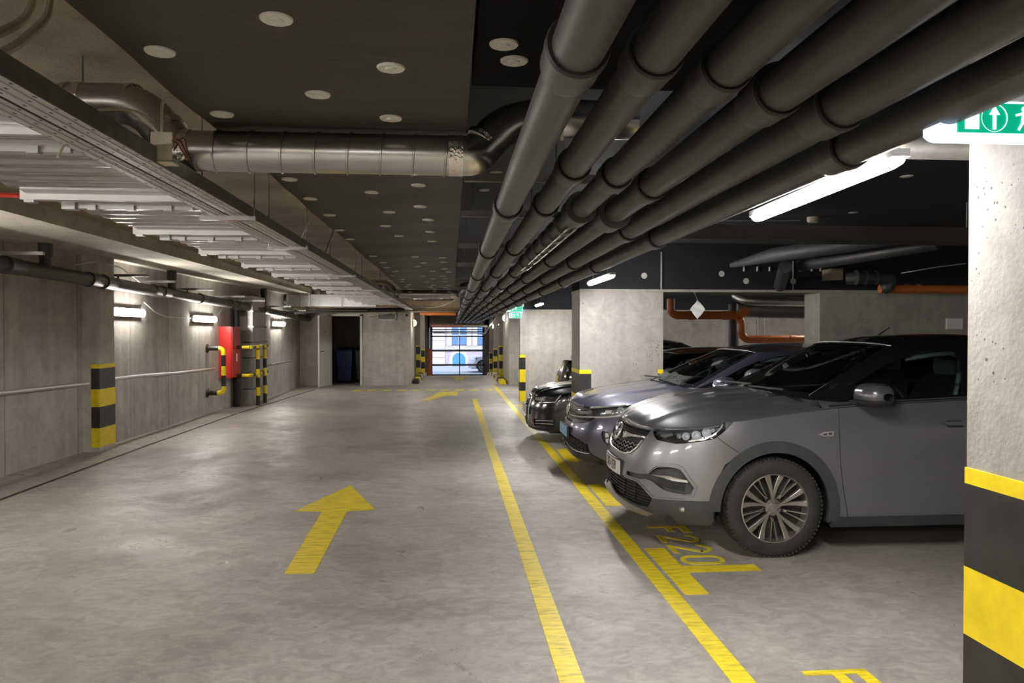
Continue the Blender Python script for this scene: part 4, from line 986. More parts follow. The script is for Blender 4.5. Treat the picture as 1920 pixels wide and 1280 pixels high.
# ------------------------------------------------------------------ cars
def inpoly(x, y, P):
    c = False; n = len(P); j = n-1
    for i in range(n):
        xi, yi = P[i]; xj, yj = P[j]
        if (yi > y) != (yj > y) and x < (xj-xi)*(y-yi)/(yj-yi)+xi: c = not c
        j = i
    return c
def resample(P, g):
    out = []
    for i in range(len(P)):
        a, b = P[i], P[(i+1) % len(P)]; d = math.hypot(b[0]-a[0], b[1]-a[1]); n = max(1, int(d/g+.5))
        for k in range(n): out.append((a[0]+(b[0]-a[0])*k/n, a[1]+(b[1]-a[1])*k/n))
    return out
def rounded(P, r=.02, n=3):
    out = []
    for i in range(len(P)):
        a, p, b = Vector(P[i-1]), Vector(P[i]), Vector(P[(i+1) % len(P)])
        u, v = a-p, b-p; k = min(r, u.length*.45, v.length*.45); u.normalize(); v.normalize()
        s0, s1 = p+u*k, p+v*k
        for j in range(n+1):
            t = j/n; q = s0*(1-t)**2+p*2*t*(1-t)+s1*t*t; out.append((q.x, q.y))
    return out
def sheet(mb, outer, holes, fn, off=0.0, thick=.012, g=.045, mi=0, gb=None):
    """panel cut to the outline in the surface's own coordinates, laid on fn(u, v, off)"""
    gb = gb or g*.7
    O = resample(outer, gb); H = [resample(h, gb) for h in holes]
    V = [Vector(p) for p in O]; E = [(i, (i+1) % len(O)) for i in range(len(O))]; loops = [list(range(len(O)))]
    for h in H:
        b = len(V); V += [Vector(p) for p in h]; E += [(b+i, b+(i+1) % len(h)) for i in range(len(h))]; loops.append(list(range(b, b+len(h))))
    bp = list(V); x0 = min(p[0] for p in O); x1 = max(p[0] for p in O); y0 = min(p[1] for p in O); y1 = max(p[1] for p in O)
    nx = int((x1-x0)/g)+1; ny = int((y1-y0)/g)+1
    cell = {}
    for p in bp: cell.setdefault((int(p.x/g), int(p.y/g)), []).append(p)
    for i in range(nx):
        for j in range(ny):
            x = x0+(i+.5)*(x1-x0)/nx; y = y0+(j+.5)*(y1-y0)/ny
            if not inpoly(x, y, O) or any(inpoly(x, y, h) for h in H): continue
            cx, cy = int(x/g), int(y/g); ok = True
            for a in (-1, 0, 1):
                for b in (-1, 0, 1):
                    for p in cell.get((cx+a, cy+b), ()):
                        if (p.x-x)**2+(p.y-y)**2 < (g*.38)**2: ok = False
            if ok: V.append(Vector((x, y)))
    vo, eo, fo, ov, oe, of = delaunay_2d_cdt([Vector((p[0], p[1])) for p in V], E, [], 0, 1e-6)
    F = []
    for f in fo:
        cx = sum(vo[i].x for i in f)/len(f); cy = sum(vo[i].y for i in f)/len(f)
        if inpoly(cx, cy, O) and not any(inpoly(cx, cy, h) for h in H): F.append(tuple(f))
    P = [fn(p.x, p.y, off) for p in vo]
    # face the panel outward
    if F:
        s = 0
        for f in F[:40]:
            a, b, c = (Vector(P[i]) for i in f[:3]); n = (b-a).cross(c-a)
            q = Vector(fn(vo[f[0]].x, vo[f[0]].y, off+.02))-a; s += n.dot(q)
        if s < 0: F = [tuple(reversed(f)) for f in F]
    mb.add(P, F, mi)
    if thick:
        mp = {}
        for i, l in enumerate(ov):
            for q in l: mp[q] = i
        for lp in loops:
            top = [P[mp.get(i, i)] for i in lp]; low = [fn(vo[mp.get(i, i)].x, vo[mp.get(i, i)].y, off-thick) for i in lp]; n = len(lp)
            mb.add(top+low, [(i, (i+1) % n, n+(i+1) % n, n+i) for i in range(n)], mi)
    return mb
def strip_on(mb, pts, fn, w, off, h=.006, mi=0, g=.02):
    """raised moulding that follows a line in surface coordinates"""
    P = []
    for a, b in zip(pts[:-1], pts[1:]):
        n = max(1, int(math.hypot(b[0]-a[0], b[1]-a[1])/g))
        for k in range(n): P.append((a[0]+(b[0]-a[0])*k/n, a[1]+(b[1]-a[1])*k/n))
    P.append(pts[-1]); vs = []
    for i, p in enumerate(P):
        q0, q1 = P[max(0, i-1)], P[min(len(P)-1, i+1)]; d = Vector((q1[0]-q0[0], q1[1]-q0[1])); d.normalize(); nx, ny = -d.y, d.x
        for k, o in ((-.5, off), (-.35, off+h), (.35, off+h), (.5, off)): vs.append(fn(p[0]+nx*w*k, p[1]+ny*w*k, o))
    m = len(P); return mb.add(vs, [(i*4+j, i*4+j+1, (i+1)*4+j+1, (i+1)*4+j) for i in range(m-1) for j in range(3)]+[(0,1,2,3), (m*4-1, m*4-2, m*4-3, m*4-4)], mi)

def make_wheel(root, x, side, R, rr, W, style, wy):
    """wheel part with tyre tread, rim and disc; side +1 or -1"""
    c = (x, side*wy, R); ax = (0, side, 0)
    mb = MB()
    mb.lathe([(rr*.97, -.02), (rr*1.0, .0), (rr*1.04, .004), (rr*1.16, .010), (R*.92, .004), (R*.965, -.006), (R*.995, -.028), (R, -.05), (R, -W+.05), (R*.995, -W+.03), (R*.95, -W), (rr, -W+.02)], c, ax, 96)
    n = 72
    for k in range(n):      # shoulder blocks of the tread
        a = 2*PI*(k+.5)/n; ca, sa = math.cos(a), math.sin(a); tx, tz = -sa, ca
        p = Vector((x+ca*R*.982, side*(wy-.018), R+sa*R*.982))
        mb.obox(p, Vector((ca, 0, sa))*R*.016, Vector((tx, 0, tz))*R*.028, Vector((0, side, 0))*.020)
        q = Vector((x+ca*R*1.0, side*(wy-.07), R+sa*R*1.0))
        if k % 2 == 0: mb.obox(q, Vector((ca, 0, sa))*R*.008, Vector((tx, 0, tz))*R*.045, Vector((0, side, 0))*.028)
    w = mb.build('wheel', 'tyre', root, local=True, smooth=30)
    rimp = [(rr*1.0, -.012), (rr*1.01, .006), (rr*.975, .008), (rr*.955, -.012), (rr*.93, -.10), (rr*.90, -W+.03), (rr, -W+.02)]
    MB().lathe(rimp, c, ax, 72).build('rim_barrel', 'rim' if style else 'rimdark', w, local=True)
    MB().lathe([(0, -.075), (rr*.92, -.075)], c, ax, 48).build('brake_disc', 'rimdark', w, local=True)
    def P(r, a, h): return (x+r*math.cos(a), side*(wy+h), R+r*math.sin(a))
    mb = MB()
    def spoke(a0, r0, w0, a1, r1, w1, h0, h1, nseg=5, dep=.03):
        vs = []
        for i in range(nseg+1):
            t = i/nseg; r = r0+(r1-r0)*t; a = a0+(a1-a0)*t; wd = w0+(w1-w0)*t; h = h0+(h1-h0)*t-.006*math.sin(t*PI)
            da = wd/r/2
            for kk, hh in ((-1, h-dep), (-1, h-.004), (-.7, h), (.7, h), (1, h-.004), (1, h-dep)): vs.append(P(r, a+da*kk, hh))
        f = [(i*6+j, i*6+j+1, (i+1)*6+j+1, (i+1)*6+j) for i in range(nseg) for j in range(5)]
        if side < 0: f = [tuple(reversed(q)) for q in f]
        mb.add(vs, f, 0)
    d = math.radians
    if style == 'opel':
        for k in range(5):
            b = d(90+72*k)
            for s in (-1, 1):
                spoke(b+s*d(3), rr*.14, .012, b+s*d(12.5), rr*.965, .042, -.03, -.004)
                m = b+d(36)
                spoke(m+s*d(4.5), rr*.42, .008, m+s*d(6.5), rr*.965, .013, -.028, -.006)
            m = b+d(36); spoke(m, rr*.20, .030, m, rr*.42, .020, -.034, -.03)
    elif style == 'five':
        for k in range(5):
            b = d(90+72*k)
            for s in (-1, 1): spoke(b+s*d(6), rr*.16, .03, b+s*d(9), rr*.97, .05, -.03, -.004)
    else:
        for k in range(10): spoke(d(36*k), rr*.14, .02, d(36*k+4), rr*.97, .03, -.03, -.004)
    mb.lathe([(rr*.26, -.045), (rr*.24, -.030), (rr*.12, -.026)], c, ax, 30)
    mb.build('spokes', 'rim', w, local=True, smooth=30)
    mb = MB()
    for k in range(5):
        a = d(54+72*k); mb.lathe([(.017, -.02), (.017, -.034), (0, -.036)], P(rr*.235, a, 0), ax, 14)
    mb.build('wheel_bolts', 'rimdark', w, local=True)
    MB().lathe([(rr*.13, -.03), (rr*.125, -.018), (0, -.015)], c, ax, 24).build('centre_cap', 'silver', w, local=True)
    return w

def build_car(label, cat, X0, Yc, rev, S, P):
    """X0 nose, Yc centre line; S surface tables, P outlines in surface coordinates"""
    c = CarSurf(**S); c.s_hood = c.s_at_x(P['hood_end'])
    root = thing('car', label, cat, (X0, Yc, 0))
    root.rotation_euler = (0, 0, PI if rev else 0); root.scale = (1, 1, 1)
    # local frame: x back from the nose, y across. The left flank is +y in the tables, towards -Y in the world.
    fl = 1 if rev else -1
    def fix(mb):
        mb.v = [(p[0], fl*p[1], p[2]) for p in mb.v]
        if fl < 0: mb.f = [tuple(reversed(f)) for f in mb.f]
        return mb
    def part(name, mat, mb, parent=None, smooth=50, merge=False): return fix(mb).build(name, mat, parent or root, local=True, smooth=smooth, merge=merge)
    side = c.side
    def sideH(sgn):
        def f(s, z, off=0.0):
            p = side(abs(s), z, off); q = -1 if s < 0 else 1
            return (p[0], sgn*q*p[1], p[2])
        return f
    sh = c.s_at_x(0)
    def both(name, mat, outer, holes=(), off=0.0, thick=.012, g=.045, fn=None, kids=None, smooth=50):
        for sgn in (1, -1):
            f = (lambda u, v, o=0.0, sg=sgn: (lambda p: (p[0], sg*p[1], p[2]))(fn(u, v, o))) if fn else sideH(sgn)
            part(name, mat, sheet(MB(), outer, holes, f, off, thick, g), smooth=smooth)
    def centre(name, mat, outer, holes=(), off=0.0, thick=.012, g=.045, fn=None, parent=None, smooth=50):
        mb = sheet(MB(), outer, holes, (fn or (lambda s, z, o=0.0: side(max(0, s), z, o))), off, thick, g); mb.mirror_y()
        return part(name, mat, mb, parent, smooth, merge=False)
    paint = P['paint']; wx = P['wheels']; R = P['R']; Ra = P['arch']
    sw = [c.s_at_x(x) for x in wx]; sa = P.get('sarch', sw)
    ring = lambda s: c.ringz(s)-.004
    def circ(sc, r, a0, a1, n=26): return [(sc+r*math.cos(a0+(a1-a0)*i/n), R+r*math.sin(a0+(a1-a0)*i/n)) for i in range(n+1)]
    def ringpts(s0, s1, n=14): return [(s0+(s1-s0)*i/n, ring(s0+(s1-s0)*i/n)) for i in range(n+1)]
    # dark inner body
    mb = MB(); ns, nz = 150, 24; zb = P['zb']
    for i in range(ns):
        for j in range(nz):
            s0, s1 = c.S*i/ns, c.S*(i+1)/ns
            q = []
            for s, jj in ((s0, j), (s1, j), (s1, j+1), (s0, j+1)):
                zt = ring(s)-.02; q.append((s, zb+(zt-zb)*jj/nz))
            cs = sum(a for a, b in q)/4; cz = sum(b for a, b in q)/4
            if any((cs-k)**2+(cz-R)**2 < (Ra+.015)**2 for k in sa): continue
            mb.add([side(s, z, -.030) for s, z in q], [(0, 1, 2, 3)])
    mb.mirror_y(); part('inner_body', 'dark', mb, merge=True)
    for sg in (1, -1):
        for x in wx:
            mb = MB(); A = [-.30+(PI+.60)*i/28 for i in range(29)]; y0, y1 = sg*(S['W']-.035), sg*(S['W']-.34); ro = Ra+.02
            P0 = [(x+ro*math.cos(a), y0, R+ro*math.sin(a)) for a in A]; P1 = [(q[0], y1, q[2]) for q in P0]
            mb.add(P0+P1, [(i, i+1, 30+i, 29+i) for i in range(28)]+[tuple(range(29, 58))]); part('wheel_well', 'dark', mb)
    part('underbody', 'dark', MB().box(.25, S['L']-.2, -S['W']+.18, S['W']-.18, zb+.0, zb+.05), smooth=0)
    # fenders, doors, quarters
    e = .0025; cl = P['sill']
    fr = P['fender_front']; ds = P['door1']; d2 = P['door2']; d3 = P['door3']; zs = cl
    ang = math.asin(max(-1, min(1, (zs-R)/Ra)))
    fen = fr+[(a, b) for a, b in circ(sa[0], Ra, P['fa'], ang if ang > 0 else ang, 24)]
    fen += [(sa[0]+Ra*math.cos(ang)+.01, zs), (ds[0][0]-e, zs)]+[(a-e, b) for a, b in ds]+[(a, b) for a, b in reversed(ringpts(fr[0][0], ds[-1][0]-e, 16))][1:-1]
    both('fender', paint, fen, g=.05)
    def door(a, b, name): 
        o = [(a[0][0]+e, zs), (b[0][0]-e, zs)]+[(x-e, z) for x, z in b]+list(reversed(ringpts(a[-1][0]+e, b[-1][0]-e, 14)))[1:-1]+[(x+e, z) for x, z in reversed(a)]
        both(name, paint, o, g=.06)
    door(ds, d2, 'front_door'); 
    # rear door is cut by the rear arch
    o = [(d2[0][0]+e, zs), (sa[1]-Ra-.02, zs)]+[(sa[1]-Ra*math.cos(t), R+Ra*math.sin(t)) for t in [max(ang, 0)*1.0+(PI*.30-max(ang, 0))*i/10 for i in range(11)]]
    top = (d3, ring(d3)); o += [top]+list(reversed(ringpts(d2[-1][0]+e, d3, 14)))[1:-1]+[(x+e, z) for x, z in reversed(d2)]
    both('rear_door', paint, o, g=.06)
    o = [(sa[1]-Ra*math.cos(t), R+Ra*math.sin(t)) for t in [PI*.30+(PI-ang-PI*.30)*i/16 for i in range(17)]]
    o += [(c.S-.9, zs), (c.S-.9, ring(c.S-.9))]+list(reversed(ringpts(d3+2*e, c.S-.9, 10)))[1:]
    both('rear_quarter', paint, o, g=.06)
    centre('rear_bumper', paint, [(c.S, zb+.12), (c.S, .62), (c.S-.9+e, .62), (c.S-.9+e, zb+.12)], g=.06)
    centre('tailgate', paint, [(c.S, .63), (c.S, ring(c.S))]+list(reversed(ringpts(c.S-.55, c.S, 8)))[1:]+[(c.S-.55, .63)], g=.06)
    both('tail_lamp', P.get('tail', 'redlens'), [(c.S-.56, .66), (c.S-.56, ring(c.S-.5)-.06), (c.S-.88, ring(c.S-.9)-.08), (c.S-.86, .72)], off=.004, g=.05)
    part('rear_plate', 'plate', MB().box(S['L']+.002, S['L']+.012, -.26, .26, .48, .59), smooth=0)
    # bonnet
    def hood(u, v, o=0.0): return c.hood(u, v, o)
    mb = MB(); mb.grid(lambda u, v: c.hood(u*c.s_hood, v, .002), 70, 26)
    rim = [c.hood(u/70*c.s_hood, 0, .002) for u in range(71)]; mb.add(rim+[(p[0]+.006, p[1]-.012, p[2]-.02) for p in rim], [(i, i+1, 72+i, 71+i) for i in range(70)])
    mb.mirror_y(); part('bonnet', paint, mb, smooth=60, merge=True)
    # shoulder that joins the flanks to the glasshouse
    mb = MB(); T = 60; t0 = P.get('sh_t', .93)
    def shp(u, v):
        t = t0+(3-t0)*u; b = c.gh(t, 0); x = b[0]
        s = c.s_at_x(x) if t < 2.0 else lerp(c.s_at_x(c.gh(2.0, 0)[0]), c.S, (t-2.0)/1.0)
        a = side(s, c.ringz(s)); k = math.sin(v*PI/2)
        return (lerp(a[0], b[0], v), lerp(a[1], b[1], v), lerp(a[2], b[2], k))
    mb.grid(shp, T, 4); mb.mirror_y(); part('shoulder', P.get('shoulder_mat', paint), mb, smooth=60)
    # scuttle under the windscreen
    mb = MB()
    def cow(u, v):
        a = c.hood(c.s_hood, 1-u*.98, -.012); b = c.gh(u*.97, 0)
        return (lerp(a[0], b[0], v), lerp(a[1], b[1], v), lerp(a[2], b[2], v)-.012*math.sin(v*PI))
    mb.grid(cow, 20, 4); mb.mirror_y(); part('scuttle', 'blackpl', mb)
    mb = MB()
    for y0 in (.05, -.55): mb.tube([c.gh(.1, .02, .015)[:1]+(y0, c.gh(.1, .02)[2]+.01), c.gh(.5, .04, .015)[:1]+(y0+.5, c.gh(.5, .04)[2]+.015)], .009, 6)
    part('wiper', 'blackpl', mb)
    # glasshouse
    gh = c.gh
    centre('windscreen', 'glass', [(0, .03), (0, .985), (.90, .985), (.90, .03)], off=-.004, thick=0, g=.05, fn=gh)
    fn_g = lambda t, h, o=0.0: gh(t, h, o)
    centre('windscreen_frame', 'blackpl', [(0, -.01), (0, 1), (.93, 1), (.93, -.01)], [[(-.05, .07), (-.05, .945), (.86, .945), (.87, .07)]] if False else (), off=-.03, thick=0, g=.08, fn=gh) if False else None
    mb = MB()
    for poly in ([(0, -.01), (0, .055), (.855, .055), (.93, -.01)], [(0, .95), (0, 1.0), (.93, 1.0), (.86, .95)], [(.865, .05), (.865, .95), (.93, 1.0), (.93, -.01)]): sheet(mb, poly, (), gh, .0, 0, .05)
    mb.mirror_y(); part('windscreen_frame', 'blackgloss', mb)
    sideF = P['side_win']; 
    outer = [(.932, 0), (.932, 1), (1.1, 1), (1.5, 1), (2.0, 1), (2.25, 1), (2.25, 0), (1.8, 0), (1.4, 0)]
    both('side_frame', P.get('frame_mat', 'blackgloss'), outer, [rounded(w, .02) for w in sideF], off=.0, thick=.012, g=.035, fn=gh)
    for w, nm in zip(sideF, ('front_window', 'rear_window', 'quarter_window')):
        both(nm, 'glass', rounded(w, .02), (), off=-.008, thick=0, g=.05, fn=gh)
    centre('rear_screen', 'glass', [(2.3, .06), (2.3, .94), (3.0, .94), (3.0, .06)], off=-.003, thick=0, g=.06, fn=gh)
    mb = MB()
    for poly in ([(2.25, 0), (2.25, 1), (2.3, .94), (2.3, .06)], [(2.25, 0), (2.3, .06), (3.0, .06), (3.0, 0)], [(2.25, 1), (2.3, .94), (3, .94), (3, 1)]): sheet(mb, poly, (), gh, .0, 0, .06)
    mb.mirror_y(); part('rear_frame', P.get('roof_mat', paint), mb)
    mb = MB(); mb.grid(lambda u, v: c.roof(3*u, v, .0), 60, 14); mb.mirror_y(); part('roof', P.get('roof_mat', paint), mb, smooth=60, merge=True)
    mb = MB()
    strip_on(mb, [(.0, .995), (.45, .995), (.93, .995)], gh, .010, .0, .004, g=.05); mb.mirror_y(); part('roof_edge_trim', 'chrome', mb)
    # cabin
    zf = P['zseat']; xs = P['xseat']
    cab_ = 'seat'
    for yy in (.38, -.38):
        mb = MB(); mb.box(xs-.05, xs+.5, yy-.25, yy+.25, zf-.12, zf+.06)
        vs = []
        for k, (xx, zz, hw, th) in enumerate(((xs+.48, zf, .25, .10), (xs+.56, zf+.3, .25, .10), (xs+.63, zf+.55, .20, .07), (xs+.65, zf+.60, .12, .05))):
            vs += [(xx-th, yy-hw, zz), (xx-th, yy+hw, zz), (xx+th, yy+hw, zz), (xx+th, yy-hw, zz)]
        mb.add(vs, [(4*i+j, 4*i+(j+1) % 4, 4*i+4+(j+1) % 4, 4*i+4+j) for i in range(3) for j in range(4)]+[(12, 13, 14, 15)])
        seat = part('seat', 'seat', mb, smooth=60)
        mb = MB(); zc = P['zhead']
        n = 12
        mb.grid(lambda u, v: (xs+.66+.055*math.cos(2*PI*u)*math.sin(PI*v)**.6-.05*0, yy+.13*math.copysign(abs(math.sin(2*PI*u))**.6, math.sin(2*PI*u))*math.sin(PI*v)**.5, zc-.10*math.copysign(abs(math.cos(PI*v))**.7, math.cos(PI*v))), 20, 12)
        part('headrest', 'headrest', mb, smooth=80)
    part('rear_seat', 'seat', MB().box(xs+1.15, xs+1.6, -.62, .62, zf-.1, zf+.1).box(xs+1.6, xs+1.75, -.62, .62, zf, zf+.6), smooth=0)
    zd = P['zdash']; mb = MB()
    mb.grid(lambda u, v: (P['xdash']+.62*v, (-.78+1.56*u)*P.get('dw', 1), zd+.02-.05*(v-.5)**2*2-(.3 if v > .93 else 0)), 12, 12)
    part('dashboard', 'seat', mb, smooth=60)
    xw = P['xdash']+.78; yw = .36; mb = MB()
    cc = Vector((xw, yw, zd-.02)); ax = Vector((.93, 0, .37)).normalized(); u0 = Vector((0, 1, 0)); w0 = ax.cross(u0)
    mb.tube([cc+(u0*math.cos(a)+w0*math.sin(a))*.185 for a in [2*PI*i/32 for i in range(33)]], .015, 8, cap=False)
    mb.tube([cc-u0*.18, cc+u0*.18], .018, 6); mb.tube([cc, cc-w0*.18], .018, 6); part('steering_wheel', 'blackpl', mb)
    mb = MB(); xm = P['xmir']; zm = P['zmir']; mb.box(xm-.015, xm+.015, -.12, .12, zm-.035, zm+.035); mb.box(xm-.06, xm, -.02, .02, zm+.0, zm+.06); part('rear_view_mirror', 'blackpl', mb, smooth=0)
    part('cabin_floor', 'dark', MB().box(P['xdash']+.2, S['L']-.6, -.72, .72, .32, .36), smooth=0)
    mb = MB(); t_ = P['bpillar']
    for sg in (1, -1):
        pts = [gh(t_+.012, .04, -.04), gh(t_-.005, .45, -.04), gh(t_-.035, .78, -.04), gh(t_-.08, .86, -.04), gh(t_-.16, .86, -.04), gh(t_-.32, .80, -.04)]
        mb.tube([(p[0], sg*p[1], p[2]) for p in bend(pts, .1)], .018, 8)
    part('pillar_trim', 'trimpale', mb)
    for sg in (1, -1): part('a_pillar_trim', 'trimpale', MB().grid(lambda u, v, sg=sg: (lambda p: (p[0], sg*p[1], p[2]))(gh(.80+.13*v, .03+.94*u, -.035)), 10, 2), smooth=60)
    mb = MB(); mb.grid(lambda u, v: c.roof(.15+2.2*u, v, -.035), 24, 8); mb.mirror_y(); part('headliner', 'trimpale', mb, smooth=60)
    # mirrors
    mx, my, mz, mw = P['mirror']
    for sg in (1, -1):
        # lofted along the car's width: (across, front x, rear x, bottom, top)
        SEC = [(-.5, .06, .17, -.035, .020), (-.47, .03, .19, -.060, .050), (-.25, .0, .20, -.075, .080), (.1, .0, .20, -.078, .082), (.36, .03, .195, -.072, .070), (.47, .07, .185, -.055, .045), (.5, .10, .17, -.03, .02)]
        def mir(u, v, SEC=SEC, sg=sg):
            k = [interp([(q[0], q[i]) for q in SEC], -.5+v) for i in (1, 2, 3, 4)]
            a = 2*PI*u; cx, cz = math.cos(a), math.sin(a)
            ex = math.copysign(abs(cx)**(.9 if cx < 0 else .45), cx); ez = math.copysign(abs(cz)**.75, cz)
            x0_, x1_ = k[0], k[1]; zz = (k[2]+k[3])/2+ez*(k[3]-k[2])/2
            xx = (x0_+x1_)/2+ex*(x1_-x0_)/2+.10*max(0, (zz+.02))*(1 if ex < 0 else .2)
            return (mx+xx, sg*(my+(v-.5)*mw), mz+zz)
        mb = MB(); mb.grid(mir, 28, 18); mm = part('door_mirror', P.get('mirror_mat', paint), mb, smooth=80)
        def low(u, v, mir=mir):
            q = mir(u, v); return (q[0]+(-.002 if math.cos(2*PI*u) < 0 else .002), q[1]*1.003, min(q[2], mz-.028)-.002)
        mb = MB(); mb.grid(low, 28, 18); part('mirror_base', 'blackpl', mb, mm, smooth=80)
        part('mirror_arm', 'blackpl', MB().bar((mx+.10, sg*(my-mw/2+.04), mz-.05), (mx+.06, sg*(my-mw/2-.10), mz-.075), .09, .035), mm, smooth=0)
        part('mirror_triangle', 'blackgloss', sheet(MB(), [(1.0-.045, .0), (1.04, .0), (1.035, .30), (1.0, .28)], (), (lambda u, v, o=0.0, sg=sg: (lambda p: (p[0], sg*p[1], p[2]))(gh(u, v, o))), .006, .01, .03))
    for sg in (1, -1):
        for i, x in enumerate(wx): make_wheel(root, x, sg, R, P['rr'], .225, P['style'], P['wy'])
    P['detail'](root, c, part, both, centre, side, circ, sa, R)
    return root, c
M['blackgloss'] = pbr('black_gloss_trim', (.008, .008, .010), .12, .0, coat=1.0)
M['headrest'] = pbr('headrest_leather', (.28, .33, .32), .45)
M['grille'] = pbr('grille_black', (.012, .012, .013), .35)

# ---- grey car ----------------------------------------------------------------
OP_HEAD = [(.535, .85), (.55, .873), (.74, .902), (.94, .925), (1.15, .955), (1.265, .970), (1.22, .925), (1.165, .88), (1.12, .85), (1.01, .825), (.88, .803), (.81, .795), (.73, .798), (.62, .805), (.565, .83)]
OP_FOG = [(.34, .525), (.55, .535), (.62, .545), (.655, .58), (.69, .607), (.78, .620), (.85, .620), (.89, .61), (.92, .58), (1.0, .49), (.98, .445), (.93, .437), (.84, .442), (.77, .452), (.67, .498), (.60, .508), (.55, .497), (.34, .497)]
def opel_detail(root, c, part, both, centre, side, circ, sa, R):
    S = lambda s, z, o=0.0: side(abs(s), z, o) if s >= 0 else (lambda p: (p[0], -p[1], p[2]))(side(-s, z, o))
    ringp = [(s/20*.505, c.ringz(s/20*.505)-.004) for s in range(20)]
    outer = [(0, .635), (.15, .635), (.27, .642), (.365, .662), (.435, .712), (.475, .775), (.498, .83), (.502, .866)]
    outer += [(.53, .872), (.535, .85), (.565, .825), (.62, .80), (.73, .793), (.81, .79), (.88, .798), (1.01, .82), (1.12, .845), (1.13, .855)]
    outer += [(1.32, .742), (1.21, .66), (1.15, .53), (1.115, .40), (.93, .392), (.69, .385), (.60, .445), (.52, .482), (.33, .478), (0, .485)]
    centre('front_bumper', 'opel', outer, [OP_FOG], g=.035)
    both('bumper_recess', 'clad', [(.28, .48), (.28, .54), (1.02, .64), (1.02, .43), (.6, .44)], off=-.028, thick=0, g=.04)
    # fog lamp with its bright blade
    for sg in (1, -1):
        f = lambda u, v, o=0.0, sg=sg: (lambda p: (p[0], sg*p[1], p[2]))(side(u, v, o))
        part('fog_lamp_blade', 'silver', sheet(MB(), [(.64, .545), (.80, .556), (.945, .540), (.955, .527), (.80, .530), (.76, .541)], (), f, -.004, .02, .03))
        part('fog_lamp', 'lens', sheet(MB(), [(.80, .541), (.945, .537), (.955, .524), (.83, .526)], (), f, -.002, .01, .02))
        for k in range(5): part('fog_slat', 'blackpl', strip_on(MB(), [(.70, .468+.011*k+.012), (.93, .460+.011*k)], f, .004, -.027, .006))
    for sg in (1, -1): part('recess_moulding', 'opel', strip_on(MB(), [(.55, .548), (.61, .557), (.645, .592), (.683, .622), (.78, .636), (.86, .636), (.905, .622), (.935, .585), (1.017, .49), (.992, .430), (.93, .422)], lambda u, v, o=0.0, sg=sg: (lambda p: (p[0], sg*p[1], p[2]))(side(u, v, o)), .022, -.003, .009))
    # lower intake with slats, cladding and skid plate
    centre('lower_intake', 'dark', [(0, .30), (0, .48), (.52, .475), (.60, .44), (.69, .38), (.69, .29), (.3, .295)], off=-.035, thick=0, g=.05)
    mb = MB()
    for k in range(7):
        z = .325+.022*k; s1 = .69-(max(0, z-.37))*1.3
        strip_on(mb, [(.0, z+.006), (.3, z+.004), (s1, z)], S, .007, -.03, .018, g=.04)
    for s in (.12, .30, .48): strip_on(mb, [(s, .31), (s, .46)], S, .006, -.03, .016)
    mb.mirror_y(); part('intake_slats', 'grille', mb)
    for sg in (1, -1): part('intake_moulding', 'opel', strip_on(MB(), [(.33, .480), (.52, .478), (.60, .440), (.69, .385), (.94, .400)], lambda u, v, o=0.0, sg=sg: (lambda p: (p[0], sg*p[1], p[2]))(side(u, v, o)), .016, -.002, .010))
    centre('lower_cladding', 'clad', [(.0, .235), (0, .315), (.34, .32), (.55, .30), (.66, .31), (.69, .38), (1.12, .398), (1.155, .40), (1.15, .26), (1.12, .225), (.9, .215), (.6, .225)], g=.04, off=.006)
    centre('skid_plate', 'silver', [(0, .265), (0, .375), (.02, .38), (.06, .355), (.20, .325), (.37, .305), (.55, .285), (.68, .26), (.60, .235), (.4, .235), (.2, .25)], g=.03, off=.014)
    mb = MB()
    for sg in (1, -1):
        p = side(.93, .33, .012); mb.lathe([(.022, -.01), (.022, .003), (.018, .008), (0, .010)], (p[0], sg*p[1], p[2]), (-.7, sg*.7, 0), 16)
    part('parking_sensor', 'silver', mb)
    # grille: black field, chrome wing bar, wavy slats, ring badge
    G = [(0, .645), (.15, .645), (.27, .652), (.355, .672), (.425, .718), (.465, .778), (.487, .83), (.492, .858), (.3, .868), (0, .862)]
    centre('grille_field', 'dark', G, off=-.035, thick=0, g=.04)
    mb = MB()
    def zig(z0, s1, amp=.006): return [(i*.02, z0+(amp if i % 4 < 2 else -amp)+.02*(i*.02)) for i in range(int(s1/.02)+1)]
    for z0, s1 in ((.668, .33), (.698, .37), (.728, .40)): strip_on(mb, zig(z0, s1), S, .013, -.030, .024, g=.03)
    for z0 in (.815, .835, .853): strip_on(mb, [(0, z0), (.47, z0-.001)], S, .008, -.030, .018, g=.04)
    mb.mirror_y(); part('grille_slats', 'grille', mb)
    mb = MB(); sheet(mb, [(.06, .79), (.10, .80), (.30, .800), (.485, .808), (.488, .796), (.30, .785), (.20, .77), (.14, .752), (.11, .752), (.09, .77)], (), S, .002, .02, .03); mb.mirror_y(); part('grille_wing_bar', 'chrome', mb)
    mb = MB(); strip_on(mb, [(0, .642), (.15, .642), (.27, .649), (.36, .668), (.43, .715), (.470, .775)], S, .016, -.004, .012); mb.mirror_y(); part('grille_edge_highlight', 'silver', mb)  # silver strip painted for the highlight along the bumper's bevel
    p = Vector(side(0, .80, .012)); q = Vector(side(0, .72, .012)); up = (p-q).normalized(); yv = Vector((0, 1, 0)); nn = yv.cross(up)
    if nn.x > 0: nn = -nn
    cc = Vector(side(0, .785, .022))
    mb = MB(); mb.tube([cc+(yv*math.cos(a)+up*math.sin(a))*.062 for a in [2*PI*i/36 for i in range(37)]], .010, 8, cap=False)
    bolt = [(-.075, .016), (.022, .007), (.010, .022), (.075, .022), (.075, -.016*0+.006), (.0, .006)]
    B1 = [(-.085, -.007), (.0, -.007), (-.012, .012), (.05, .012), (.085, .004), (.02, .004), (.032, -.016), (-.03, -.016)]
